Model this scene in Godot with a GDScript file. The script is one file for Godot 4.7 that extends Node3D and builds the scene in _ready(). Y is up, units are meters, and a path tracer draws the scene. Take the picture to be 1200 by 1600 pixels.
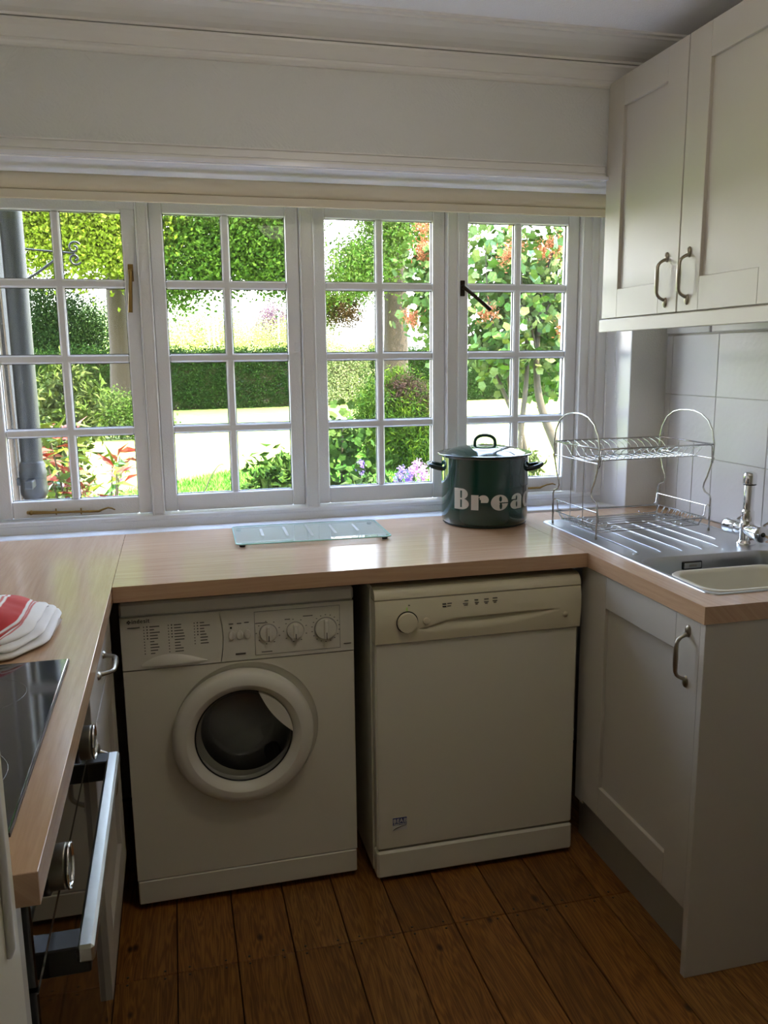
extends Node3D
# A small kitchen at a cottage window. x runs along the window wall, y up, z towards the viewer; metres.

const H := 0.911          # worktop height
const FILL_ENERGY := 0.10        # energy of the added fill light
var rng := RandomNumberGenerator.new()
var used := {}
var M := {}

# ------------------------------------------------------------------ mesh building
class MB:
	var v := PackedVector3Array()
	var n := PackedVector3Array()
	var t := PackedVector2Array()
	var col := PackedColorArray()
	var ix := PackedInt32Array()
	var long_axis := -1
	var off := Vector2.ZERO
	var xf := Transform3D.IDENTITY
	var tint := Color(1, 1, 1)
	var use_col := false

	func put(p: Vector3, nn: Vector3, uv := Vector2.INF) -> int:
		if uv == Vector2.INF:
			if long_axis >= 0:
				uv = Vector2(p[long_axis], p[(long_axis + 1) % 3] + p[(long_axis + 2) % 3]) + off
			else:
				uv = Vector2(p.x, p.y)
		v.append(xf * p)
		n.append((xf.basis * nn).normalized())
		t.append(uv)
		col.append(tint)
		return v.size() - 1

	func tri(a: int, b: int, c: int) -> void:
		var g := (v[b] - v[a]).cross(v[c] - v[a])
		if g.dot(n[a] + n[b] + n[c]) > 0.0:
			ix.append_array(PackedInt32Array([a, c, b]))
		else:
			ix.append_array(PackedInt32Array([a, b, c]))

	func poly(ps: Array, nn: Vector3) -> void:
		var first := v.size()
		for p in ps:
			put(p, nn)
		for k in range(1, ps.size() - 1):
			tri(first, first + k, first + k + 1)

	func quad(a: Vector3, b: Vector3, c: Vector3, d: Vector3) -> void:
		var nn := (b - a).cross(c - a)
		if nn.length() < 1e-12:
			nn = (c - a).cross(d - a)
		poly([a, b, c, d], nn.normalized())

	# a box between two corners with chamfered edges
	func box(a: Vector3, b: Vector3, r := 0.001) -> void:
		var lo := a.min(b)
		var hi := a.max(b)
		var c := (lo + hi) / 2.0
		var h := (hi - lo) / 2.0
		r = minf(r, minf(h.x, minf(h.y, h.z)) * 0.49)
		for i in 3:
			var j := (i + 1) % 3
			var k := (i + 2) % 3
			for s in [-1.0, 1.0]:
				var nn := Vector3.ZERO
				nn[i] = s
				var ps := []
				for q in [Vector2(-1, -1), Vector2(1, -1), Vector2(1, 1), Vector2(-1, 1)]:
					var p := c
					p[i] += s * h[i]
					p[j] += q.x * (h[j] - r)
					p[k] += q.y * (h[k] - r)
					ps.append(p)
				poly(ps, nn)
				if r <= 0.0:
					continue
				for s2 in [-1.0, 1.0]:
					var e := Vector3.ZERO
					e[i] = s
					e[j] = s2
					var qs := []
					for q in [[0, -1.0], [1, -1.0], [1, 1.0], [0, 1.0]]:
						var p := c
						p[i] += s * (h[i] - (r if q[0] == 1 else 0.0))
						p[j] += s2 * (h[j] - (0.0 if q[0] == 1 else r))
						p[k] += q[1] * (h[k] - r)
						qs.append(p)
					poly(qs, e.normalized())
					if i == 0:
						for s3 in [-1.0, 1.0]:
							var ts := []
							for m in 3:
								var p := c
								var sg := [s, s2, s3]
								var ax := [i, j, k]
								for w in 3:
									p[ax[w]] += sg[w] * (h[ax[w]] - (0.0 if w == m else r))
								ts.append(p)
							var en := Vector3.ZERO
							en[i] = s
							en[j] = s2
							en[k] = s3
							poly(ts, en.normalized())

	# smooth surface through rows of points
	func grid(rows: Array, wrap_u := false, wrap_v := false, flip := false, uvs := Vector2.INF) -> void:
		var nr := rows.size()
		var nc: int = rows[0].size()
		var base := v.size()
		for i in nr:
			for j in nc:
				var i0 := (i - 1 + nr) % nr if wrap_v else maxi(i - 1, 0)
				var i1 := (i + 1) % nr if wrap_v else mini(i + 1, nr - 1)
				var j0 := (j - 1 + nc) % nc if wrap_u else maxi(j - 1, 0)
				var j1 := (j + 1) % nc if wrap_u else mini(j + 1, nc - 1)
				var du: Vector3 = rows[i][j1] - rows[i][j0]
				var dv: Vector3 = rows[i1][j] - rows[i0][j]
				var nn := du.cross(dv)
				if nn.length() < 1e-14:
					# a pole: take the next ring's directions
					var ii := 1 if i == 0 else (nr - 2 if i == nr - 1 else i)
					du = rows[ii][j1] - rows[ii][j0]
					nn = du.cross(dv)
				nn = nn.normalized()
				if flip:
					nn = -nn
				if nn == Vector3.ZERO:
					nn = Vector3.UP
				put(rows[i][j], nn, Vector2.INF if uvs == Vector2.INF else Vector2(float(j) / (nc - 1) * uvs.x, float(i) / (nr - 1) * uvs.y))
		for i in (nr if wrap_v else nr - 1):
			for j in (nc if wrap_u else nc - 1):
				var a := base + i * nc + j
				var b := base + i * nc + (j + 1) % nc
				var c := base + ((i + 1) % nr) * nc + (j + 1) % nc
				var d := base + ((i + 1) % nr) * nc + j
				tri(a, b, c)
				tri(a, c, d)

	# profile of (radius, height) turned about an axis; a repeated point makes a sharp edge
	func lathe(prof: Array, seg := 32, at := Vector3.ZERO, axis := Vector3.UP, ref := Vector3.ZERO) -> void:
		var x := ref
		if x == Vector3.ZERO:
			x = axis.cross(Vector3(0.31, 0.17, 0.93)).normalized()
		var z := x.cross(axis).normalized()
		var run := []
		for k in prof.size():
			var p: Vector2 = prof[k]
			if run.size() > 1 and k > 0 and p.distance_to(prof[k - 1]) < 1e-7:
				grid(run, true)
				run = []
			var ring := []
			for j in seg:
				var a := TAU * j / seg
				ring.append(at + axis * p.y + (x * cos(a) + z * sin(a)) * p.x)
			run.append(ring)
		if run.size() > 1:
			grid(run, true)

	# a round bar through points
	func tube(pts: Array, rad, seg := 8, closed := false, caps := true) -> void:
		var m := pts.size()
		var rows := []
		var u := Vector3.ZERO
		for i in m:
			var p0: Vector3 = pts[(i - 1 + m) % m] if closed else pts[maxi(i - 1, 0)]
			var p1: Vector3 = pts[(i + 1) % m] if closed else pts[mini(i + 1, m - 1)]
			var d := (p1 - p0).normalized()
			if u == Vector3.ZERO:
				u = d.cross(Vector3(0.123, 0.871, 0.43))
			u = (u - d * u.dot(d)).normalized()
			var w := d.cross(u)
			var r: float = rad[i] if rad is Array else rad
			var ring := []
			for j in seg:
				var a := TAU * j / seg
				ring.append(pts[i] + (u * cos(a) + w * sin(a)) * r)
			rows.append(ring)
		grid(rows, true, closed, true)
		if caps and not closed:
			poly(rows[0], (pts[0] - pts[1]).normalized())
			poly(rows[m - 1], (pts[m - 1] - pts[m - 2]).normalized())

	# flat outline given in (a, b) of two axes, pushed along the third
	func prism(out: PackedVector2Array, o: Vector3, ua: Vector3, ub: Vector3, depth: Vector3) -> void:
		var tr := Geometry2D.triangulate_polygon(out)
		var dn := depth.normalized()
		for side in 2:
			var base := v.size()
			for p in out:
				put(o + ua * p.x + ub * p.y + (depth if side == 1 else Vector3.ZERO), dn if side == 1 else -dn)
			for k in range(0, tr.size(), 3):
				tri(base + tr[k], base + tr[k + 1], base + tr[k + 2])
		var cw := Geometry2D.is_polygon_clockwise(out)
		for k in out.size():
			var p := out[k]
			var q := out[(k + 1) % out.size()]
			var e := (q - p).normalized()
			var m2 := Vector2(e.y, -e.x) * (-1.0 if cw else 1.0)
			var a := o + ua * p.x + ub * p.y
			var b := o + ua * q.x + ub * q.y
			poly([a, b, b + depth, a + depth], (ua * m2.x + ub * m2.y).normalized())

	func mesh() -> ArrayMesh:
		var arr := []
		arr.resize(Mesh.ARRAY_MAX)
		arr[Mesh.ARRAY_VERTEX] = v
		arr[Mesh.ARRAY_NORMAL] = n
		arr[Mesh.ARRAY_TEX_UV] = t
		if use_col:
			arr[Mesh.ARRAY_COLOR] = col
		arr[Mesh.ARRAY_INDEX] = ix
		var am := ArrayMesh.new()
		am.add_surface_from_arrays(Mesh.PRIMITIVE_TRIANGLES, arr)
		return am

# ------------------------------------------------------------------ nodes
func numbered(called: String) -> String:
	var k: int = used.get(called, -1) + 1
	used[called] = k
	return called if k == 0 else "%s_%03d" % [called, k]

func thing(called: String, label: String, category: String, at := Vector3.ZERO, turn := 0.0, group := "") -> Node3D:
	var o := Node3D.new()
	o.name = numbered(called)
	add_child(o, true)
	o.position = at
	o.rotation.y = turn
	return tag(o, label, category, group)

func tag(o, label: String, category: String, group := "", kind := ""):
	o.set_meta("label", label)
	o.set_meta("category", category)
	if group:
		o.set_meta("group", group)
	if kind:
		o.set_meta("kind", kind)
	return o

func obj(called: String, st, m, parent = null) -> MeshInstance3D:
	var o := MeshInstance3D.new()
	o.name = called if parent else numbered(called)
	o.mesh = st.mesh() if st is MB else st
	o.material_override = m
	(parent if parent else self).add_child(o, true)
	return o

func struct(called: String, st, m, label: String, category: String, parent = null):
	var o = obj(called, st, m, parent)
	if not parent:
		tag(o, label, category, "", "structure")
	return o

func room_node(called: String, label: String, category: String) -> Node3D:
	var o := Node3D.new()
	o.name = called
	add_child(o, true)
	tag(o, label, category, "", "structure")
	return o

func bx(a: Vector3, b: Vector3, r := 0.001, long_axis := -1, off := Vector2.ZERO) -> MB:
	var m := MB.new()
	m.long_axis = long_axis
	m.off = off
	m.box(a, b, r)
	return m

# ------------------------------------------------------------------ textures and materials
func noise(sd: int, freq: float, oct := 3) -> FastNoiseLite:
	var f := FastNoiseLite.new()
	f.seed = sd
	f.noise_type = FastNoiseLite.TYPE_SIMPLEX_SMOOTH
	f.frequency = freq
	f.fractal_type = FastNoiseLite.FRACTAL_FBM
	f.fractal_octaves = oct
	return f

func picture(w: int, h: int, f: Callable) -> ImageTexture:
	var im := Image.create_empty(w, h, false, Image.FORMAT_RGBA8)
	for y in h:
		for x in w:
			im.set_pixel(x, y, f.call(x, y))
	im.generate_mipmaps()
	return ImageTexture.create_from_image(im)

# wraps along both sides so that it can repeat
func loop_noise(nz: FastNoiseLite, x: float, y: float, w: float, h: float, sx: float, sy: float) -> float:
	var a := TAU * x / w
	var b := TAU * y / h
	return nz.get_noise_3d(cos(a) * sx + cos(b) * sy * 0.3, sin(a) * sx + cos(b) * sy, sin(b) * sy)

func bump(w: int, nz: FastNoiseLite, sx: float, sy: float, strength: float) -> ImageTexture:
	var im := Image.create_empty(w, w, false, Image.FORMAT_RGBA8)
	for y in w:
		for x in w:
			var q := loop_noise(nz, x, y, w, w, sx, sy) * 0.5 + 0.5
			im.set_pixel(x, y, Color(q, q, q))
	im.bump_map_to_normal_map(strength)
	return ImageTexture.create_from_image(im)

func mat(called: String, c: Color, rough := 0.5, metal := 0.0) -> StandardMaterial3D:
	var m := StandardMaterial3D.new()
	m.resource_name = called
	m.albedo_color = c
	m.roughness = rough
	m.metallic = metal
	M[called] = m
	return m

func bumpy(m: StandardMaterial3D, tex: Texture2D, scale: float, amount: float) -> StandardMaterial3D:
	m.normal_enabled = true
	m.normal_texture = tex
	m.normal_scale = amount
	m.uv1_triplanar = true
	m.uv1_scale = Vector3.ONE * scale
	return m

func hexc(s: String) -> Color:
	return Color.html(s)

func make_materials() -> void:
	var n1 := noise(3, 1.0, 4)
	var n2 := noise(11, 1.0, 3)
	var n3 := noise(29, 1.0, 2)
	var brush := bump(256, n1, 5.0, 5.0, 3.0)
	var grain := bump(256, n2, 26.0, 26.0, 4.0)
	bumpy(mat("trim_paint", hexc("e6e5e6"), 0.38), brush, 5.0, 0.25)
	mat("moulding_paint", hexc("e6e3de"), 0.4)
	mat("gloss_paint", hexc("efeef2"), 0.16)
	bumpy(mat("wall_paint", hexc("d8d7d2"), 0.55), brush, 3.0, 0.35)
	bumpy(mat("plaster", hexc("e2dfd9"), 0.8), grain, 3.0, 0.3)
	bumpy(mat("ceiling_paint", hexc("f6f3f1"), 0.85), grain, 2.0, 0.3)
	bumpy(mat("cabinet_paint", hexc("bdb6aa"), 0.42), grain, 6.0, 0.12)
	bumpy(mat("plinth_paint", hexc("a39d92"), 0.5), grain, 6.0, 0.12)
	bumpy(mat("enamel_white", hexc("dcd7c6"), 0.32), grain, 9.0, 0.06)
	bumpy(mat("enamel_cream", hexc("d9d0b4"), 0.36), grain, 9.0, 0.06)
	mat("plastic_white", hexc("dbd6c8"), 0.4)
	mat("plastic_grey", hexc("9a968b"), 0.45)
	mat("plastic_dark", hexc("26251f"), 0.4)
	mat("print_grey", hexc("57554c"), 0.6)
	mat("black", hexc("0c0c0c"), 0.45)
	mat("rubber", hexc("1a1918"), 0.7)
	mat("shadow_gap", hexc("15140f"), 0.9)
	mat("chrome", hexc("e8e8ea"), 0.08, 1.0)
	mat("wire_chrome", hexc("c9c8c6"), 0.2, 1.0)
	mat("pewter", hexc("a39b8c"), 0.28, 1.0)
	mat("brass", hexc("8f7444"), 0.4, 1.0)
	mat("dark_bronze", hexc("3a3026"), 0.45, 0.8)
	var steel := mat("steel", hexc("b9b9b7"), 0.3, 1.0)
	bumpy(steel, bump(256, n3, 40.0, 3.0, 2.0), 5.0, 0.15)
	mat("dial_steel", hexc("8c887c"), 0.35, 1.0)
	mat("handle_alloy", hexc("c9c8be"), 0.3, 1.0)
	var gl := mat("oven_glass", hexc("0b0c0b"), 0.04)
	gl.metallic_specular = 0.7
	var hb := mat("hob_glass", hexc("111315"), 0.06)
	hb.metallic_specular = 0.7
	mat("hob_ring", hexc("4b4d50"), 0.25)
	var pane := mat("pane_glass", Color(0.6, 0.65, 0.63, 0.025), 0.0)
	pane.transparency = BaseMaterial3D.TRANSPARENCY_ALPHA
	mat("putty", hexc("c9c6bf"), 0.7)
	mat("putty_dark", hexc("4a4640"), 0.8)
	var bowl := mat("door_bowl", Color(0.03, 0.035, 0.035, 0.42), 0.03)
	bowl.transparency = BaseMaterial3D.TRANSPARENCY_ALPHA
	var board := mat("board_glass", Color(0.80, 0.92, 0.89, 0.22), 0.02)
	board.transparency = BaseMaterial3D.TRANSPARENCY_ALPHA
	mat("glass_edge", hexc("a9d6cb"), 0.15)
	var en := mat("enamel_green", hexc("12382f"), 0.1)
	en.clearcoat_enabled = true
	en.clearcoat = 0.6
	en.clearcoat_roughness = 0.05
	mat("enamel_rim", hexc("0d1f1b"), 0.2)
	mat("wash_plastic", hexc("d8d2c0"), 0.35)
	var tile := mat("tile_glaze", hexc("cfcccb"), 0.2)
	tile.metallic_specular = 0.22
	bumpy(tile, brush, 1.2, 0.08)
	mat("grout", hexc("b4b0a8"), 0.8)
	var bl := mat("blind_cloth", hexc("ded3bb"), 0.8)
	bl.uv1_triplanar = true
	mat("bead", hexc("dcdad6"), 0.4)
	mat("sticker_blue", hexc("2b3a78"), 0.4)
	mat("sticker_white", hexc("d9d9d6"), 0.5)
	var led := mat("led_green", hexc("8fb93c"), 0.4)
	led.emission_enabled = true
	led.emission = hexc("9fd040")
	led.emission_energy_multiplier = 0.12

	# light oak laminate: fine streaks along u
	var wz := noise(41, 1.0, 3)
	var fine := noise(43, 1.0, 2)
	var oak := picture(1024, 512, func(x, y):
		var s := loop_noise(wz, x, y, 1024, 512, 0.9, 9.0)
		var q := loop_noise(fine, x, y, 1024, 512, 4.0, 60.0)
		var band := loop_noise(wz, x + 300, y, 1024, 512, 0.35, 3.2)
		var k := clampf(0.5 + 0.55 * s + 0.30 * q + 0.35 * band, 0.0, 1.0)
		return Color(0.70, 0.56, 0.44).lerp(Color(0.765, 0.635, 0.51), k))
	var wt := mat("oak_laminate", Color(1, 1, 1), 0.20)
	wt.albedo_texture = oak
	wt.uv1_scale = Vector3(0.8, 1.6, 1)
	# stained pine: long grain, growth figure, knots
	var gz := noise(51, 1.0, 3)
	var kz := RandomNumberGenerator.new()
	kz.seed = 77
	var knots := []
	for k in 8:
		knots.append(Vector3(kz.randf() * 1024.0, kz.randf() * 512.0, kz.randf_range(4.0, 8.5)))
	var pine := picture(1024, 512, func(x, y):
		var bend := 0.0
		var dark := 0.0
		for kn in knots:
			var dx: float = absf(x - kn.x)
			dx = minf(dx, 1024.0 - dx)
			var dy: float = y - kn.y
			if absf(dy) > 256.0:
				dy -= signf(dy) * 512.0
			var e = sqrt(dx * dx * 0.5 + dy * dy) / kn.z
			bend += 2.6 * exp(-e * e * 0.10) * signf(dy)
			dark = maxf(dark, clampf(1.35 - e, 0.0, 1.0))
		var s := loop_noise(gz, x, y, 1024, 512, 0.6, 3.5)
		var ring := sin((y * 0.115 + s * 9.0 + bend) * 2.0)
		var f := loop_noise(fine, x, y, 1024, 512, 5.0, 70.0)
		var k := clampf(0.62 + 0.26 * ring + 0.16 * f + 0.25 * s, 0.0, 1.0)
		var c := Color(0.34, 0.20, 0.085).lerp(Color(0.62, 0.435, 0.215), k)
		return c.lerp(Color(0.13, 0.06, 0.03), dark * 0.85))
	for k in 4:
		var fl := mat("pine_%d" % k, [Color(1, 1, 1), Color(0.95, 0.93, 0.89), Color(1.0, 0.96, 0.90), Color(0.90, 0.87, 0.83)][k], 0.34)
		fl.albedo_texture = pine
		fl.uv1_scale = Vector3(0.75, 1.9, 1)
	# outdoors
	var bark_b := bump(256, noise(61, 1.0, 4), 9.0, 4.0, 9.0)
	bumpy(mat("bark", hexc("36291a"), 0.9), bark_b, 1.4, 1.0)
	bumpy(mat("bark_thin", hexc("4a4230"), 0.85), bark_b, 6.0, 0.6)
	bumpy(mat("cast_iron", hexc("131416"), 0.38), grain, 7.0, 0.4)
	bumpy(mat("vine_bark", hexc("a08d78"), 0.9), bark_b, 9.0, 1.0)
	var lz := noise(71, 1.0, 4)
	var lawn := picture(512, 512, func(x, y):
		var a := loop_noise(lz, x, y, 512, 512, 2.5, 2.5)
		var b := loop_noise(fine, x, y, 512, 512, 40.0, 40.0)
		var k := clampf(0.5 + 0.6 * a + 0.35 * b, 0.0, 1.0)
		return Color(0.42, 0.51, 0.13).lerp(Color(0.62, 0.68, 0.28), k))
	var lw := mat("lawn_grass", Color(1, 1, 1), 0.9)
	lw.albedo_texture = lawn
	lw.uv1_triplanar = true
	lw.uv1_world_triplanar = true
	lw.uv1_scale = Vector3.ONE * 0.18
	bumpy(mat("soil", hexc("5a4a38"), 0.95), grain, 2.0, 1.0)
	mat("white_pole", hexc("f0f0ee"), 0.5)
	bumpy(mat("render_grey", hexc("8b857b"), 0.9), grain, 2.0, 0.8)
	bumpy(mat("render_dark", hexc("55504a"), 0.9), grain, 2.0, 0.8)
	var lf := mat("leaf", Color(1, 1, 1), 0.5)
	lf.vertex_color_use_as_albedo = true
	lf.roughness = 0.75
	lf.metallic_specular = 0.15
	lf.backlight_enabled = true
	lf.backlight = Color(0.12, 0.18, 0.03)
	var lf2 := mat("petal", Color(1, 1, 1), 0.6)
	lf2.vertex_color_use_as_albedo = true
	lf2.metallic_specular = 0.15
	lf2.backlight_enabled = true
	lf2.backlight = Color(0.25, 0.15, 0.25)

# ------------------------------------------------------------------ the scene
func _ready() -> void:
	rng.seed = 2024
	# camera
	var cam := Camera3D.new()
	cam.name = "camera"
	cam.fov = 62.955
	cam.near = 0.05
	cam.far = 300.0
	add_child(cam, true)
	cam.transform = Transform3D(Basis(Vector3(0.96979, -0.01051, 0.24370), Vector3(0.05431, 0.98330, -0.17370), Vector3(-0.23781, 0.18169, 0.95417)).orthonormalized(), Vector3(0.1672, 1.4482, 2.0486))
	cam.current = true
	# sky
	var sm := ProceduralSkyMaterial.new()
	sm.sky_top_color = Color(0.68, 0.79, 0.97)
	sm.sky_horizon_color = Color(1.0, 0.99, 0.96)
	sm.sky_curve = 0.25
	sm.ground_bottom_color = Color(0.25, 0.27, 0.2)
	sm.ground_horizon_color = Color(0.6, 0.62, 0.6)
	sm.sky_energy_multiplier = 3.2
	var sky := Sky.new()
	sky.sky_material = sm
	var env := Environment.new()
	env.background_mode = Environment.BG_SKY
	env.sky = sky
	env.tonemap_mode = Environment.TONE_MAPPER_LINEAR
	env.tonemap_exposure = 1.45
	env.sdfgi_enabled = true
	env.ssao_enabled = true
	env.ssil_enabled = true
	var we := WorldEnvironment.new()
	we.name = "world_environment"
	we.environment = env
	add_child(we, true)
	# sun, high behind the house
	var sun := DirectionalLight3D.new()
	sun.name = "sun"
	sun.light_energy = 8.0
	sun.light_color = Color(1.0, 0.95, 0.84)
	sun.shadow_enabled = true
	add_child(sun, true)
	sun.look_at_from_position(Vector3(6.0, 12.0, 3.0), Vector3.ZERO)

	make_materials()
	build_room()
	build_window()
	build_fill_lamp()
	build_ground()
	build_worktop()
	build_floor_units()
	build_wall_cabinet()
	build_washing_machine()
	build_dishwasher()
	build_oven_and_hob()
	build_sink()
	build_dish_rack()
	build_bread_bin()
	build_glass_board()
	build_towel()
	build_blind()
	build_garden()

# ------------------------------------------------------------------ the room
func profile_x(pts: Array, x0: float, x1: float) -> MB:
	# outline of (z, y) points pushed along x
	var m := MB.new()
	m.prism(PackedVector2Array(pts), Vector3(x0, 0, 0), Vector3(0, 0, 1), Vector3(0, 1, 0), Vector3(x1 - x0, 0, 0))
	return m

func build_room() -> void:
	# floorboards on joists, butt-jointed along one line
	var fl := room_node("floor", "honey-brown stained pine floorboards with dark knots", "floor")
	obj("subfloor", bx(Vector3(-1.0, -0.20, -0.95), Vector3(2.2, -0.022, 3.6), 0.0), M.shadow_gap, fl)
	var xs := [-0.04, 0.104, 0.248, 0.388, 0.526, 0.665, 0.806, 0.947, 1.087, 1.225]
	var edges := []
	for k in range(5, 0, -1):
		edges.append(xs[0] - 0.14 * k)
	edges.append_array(xs)
	for k in range(1, 6):
		edges.append(xs[-1] + 0.14 * k)
	var zs := [-0.66, 0.203, 1.95, 3.5]
	var r2 := RandomNumberGenerator.new()
	r2.seed = 5
	for row in 3:
		for k in edges.size() - 1:
			var dy := r2.randf_range(-0.0012, 0.0)
			var m := bx(Vector3(edges[k] + 0.0013, -0.021, zs[row] + 0.001), Vector3(edges[k + 1] - 0.0013, dy, zs[row + 1] - 0.001), 0.0014, 2, Vector2(r2.randf() * 3.0, r2.randf() * 3.0))
			obj("plank", m, M["pine_%d" % r2.randi_range(0, 3)], fl)
	# nails either side of the butt joint
	var nm := MB.new()
	for k in edges.size() - 1:
		for f in [0.2, 0.8]:
			for z in [0.19, 0.216]:
				nm.lathe([Vector2(0.0, 0.0006), Vector2(0.003, 0.0004), Vector2(0.0032, -0.002)], 8, Vector3(lerpf(edges[k], edges[k + 1], f), 0.0, z))
	var no := obj("nail_heads", nm, M.plastic_dark, fl)
	no.set_meta("kind", "stuff")

	# window wall: splayed reveals either side, wall below and lintel above
	var wb := room_node("wall_back", "off-white window wall with splayed reveals", "wall")
	var pr := MB.new()
	pr.prism(PackedVector2Array([Vector2(1.684, -0.727), Vector2(1.716, -0.603), Vector2(1.716, -0.60), Vector2(2.2, -0.60), Vector2(2.2, -1.0), Vector2(1.684, -1.0)]), Vector3(0, -0.2, 0), Vector3(1, 0, 0), Vector3(0, 0, 1), Vector3(0, 2.7, 0))
	obj("pier", pr, M.plaster, wb)
	var pl := MB.new()
	pl.prism(PackedVector2Array([Vector2(-0.48, -0.727), Vector2(-0.512, -0.60), Vector2(-1.0, -0.60), Vector2(-1.0, -1.0), Vector2(-0.48, -1.0)]), Vector3(0, -0.2, 0), Vector3(1, 0, 0), Vector3(0, 0, 1), Vector3(0, 2.7, 0))
	obj("pier", pl, M.plaster, wb)
	obj("apron", bx(Vector3(-0.48, -0.2, -1.0), Vector3(1.684, 0.90, -0.72), 0.0), M.plaster, wb)
	var rl := MB.new()
	rl.quad(Vector3(1.682, 0.90, -0.727), Vector3(1.7145, 0.90, -0.6015), Vector3(1.7145, 1.995, -0.6015), Vector3(1.682, 1.995, -0.727))
	rl.quad(Vector3(1.7145, 0.90, -0.6015), Vector3(1.7165, 0.90, -0.599), Vector3(1.7165, 1.995, -0.599), Vector3(1.7145, 1.995, -0.6015))
	obj("reveal_lining", rl, M.gloss_paint, wb)
	obj("lintel", bx(Vector3(-0.48, 1.991, -1.0), Vector3(1.684, 2.5, -0.72), 0.0), M.plaster, wb)
	# outside sill
	obj("outer_sill", bx(Vector3(-0.48, 0.88, -1.02), Vector3(1.684, 0.915, -0.80), 0.004), M.trim_paint, wb)

	struct("wall_left", bx(Vector3(-0.86, -0.2, -0.60), Vector3(-0.64, 2.5, 3.6), 0.0), M.plaster, "plain off-white wall behind the hob run", "wall")
	struct("wall_front", bx(Vector3(-0.86, -0.2, 3.5), Vector3(2.2, 2.5, 3.7), 0.0), M.plaster, "plain wall at the far end behind the viewer", "wall")
	var ce = struct("ceiling", bx(Vector3(-0.86, 2.362, -1.0), Vector3(2.2, 2.5, 3.7), 0.0), M.ceiling_paint, "smooth white painted ceiling", "ceiling")

	# right wall, tiled between worktop and wall cabinet
	var wr := room_node("wall_right", "white glazed tile splashback wall beside the sink", "wall")
	obj("masonry", bx(Vector3(1.860, -0.2, -0.60), Vector3(2.2, 2.5, 3.6), 0.0), M.plaster, wr)
	obj("grout_bed", bx(Vector3(1.8555, 0.905, -0.60), Vector3(1.8602, 1.575, 1.2), 0.0), M.grout, wr)
	var cols := [-0.5995]
	for k in 8:
		cols.append(-0.5645 + 0.2545 * k)
	for row in 3:
		for k in cols.size() - 1:
			obj("tile", bx(Vector3(1.853, 0.9135 + 0.2 * row, cols[k] + 0.0012), Vector3(1.859, 0.9112 + 0.2 * (row + 1), cols[k + 1] - 0.0012), 0.0012), M.tile_glaze, wr)
	for k in 6:
		var z0 := -0.5995 + (0.2515 if k > 0 else 0.0) + 0.30 * maxi(k - 1, 0)
		var z1 := -0.348 + 0.30 * k
		obj("border_tile", bx(Vector3(1.846, 1.517, z0 + 0.004), Vector3(1.859, 1.566, z1 - 0.004), 0.003), M.tile_glaze, wr)

	# boxed bulkhead over the window with its mouldings, and the cornice
	var b := room_node("trim_1", "plain grey-white boxed panel above the window", "trim")
	obj("panel", bx(Vector3(-0.64, 1.991, -0.66), Vector3(1.853, 2.362, -0.495), 0.0), M.wall_paint, b)
	obj("soffit", bx(Vector3(-0.64, 1.9895, -0.73), Vector3(1.72, 2.0, -0.47), 0.0), M.gloss_paint, b)
	var low = struct("trim_2", profile_x([Vector2(-0.495, 2.039), Vector2(-0.484, 2.037), Vector2(-0.482, 2.033), Vector2(-0.487, 2.031), Vector2(-0.487, 2.014), Vector2(-0.482, 2.0125), Vector2(-0.48, 2.01), Vector2(-0.482, 2.008), Vector2(-0.482, 2.001), Vector2(-0.476, 1.999), Vector2(-0.475, 1.996), Vector2(-0.478, 1.994), Vector2(-0.478, 1.9885), Vector2(-0.495, 1.9885)], -0.64, 1.53), M.moulding_paint, "white moulding along the lower edge of the boxed panel", "moulding")
	struct("trim_3", profile_x([Vector2(-0.495, 2.262), Vector2(-0.488, 2.263), Vector2(-0.482, 2.267), Vector2(-0.478, 2.273), Vector2(-0.4775, 2.280), Vector2(-0.473, 2.2805), Vector2(-0.466, 2.288), Vector2(-0.455, 2.302), Vector2(-0.445, 2.311), Vector2(-0.443, 2.3175), Vector2(-0.495, 2.3175)], -0.64, 1.853), M.moulding_paint, "lower off-white cornice moulding under the long crack", "moulding")
	struct("trim_4", profile_x([Vector2(-0.495, 2.3195), Vector2(-0.442, 2.3205), Vector2(-0.438, 2.326), Vector2(-0.425, 2.3265), Vector2(-0.405, 2.3275), Vector2(-0.375, 2.333), Vector2(-0.345, 2.342), Vector2(-0.325, 2.350), Vector2(-0.318, 2.3505), Vector2(-0.316, 2.356), Vector2(-0.303, 2.3565), Vector2(-0.300, 2.3635), Vector2(-0.495, 2.3635)], -0.64, 1.853), M.moulding_paint, "upper white cornice moulding against the ceiling", "moulding")

	# the rest of the house: outer walls and upper storey, which shade the garden near the window
	struct("wall_upper", bx(Vector3(-7.0, 2.5, -1.0), Vector3(8.0, 3.4, 6.5), 0.0), M.render_grey, "upper storey of the house above the kitchen", "wall")
	struct("wall_outer", bx(Vector3(-7.0, -0.3, -1.0), Vector3(-1.0, 2.5, -0.60), 0.0), M.render_grey, "outside wall of the house left of the kitchen window", "wall")
	struct("wall_outer_2", bx(Vector3(2.2, -0.3, -1.0), Vector3(8.0, 2.5, -0.60), 0.0), M.render_grey, "outside wall of the house right of the kitchen window", "wall")

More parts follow.
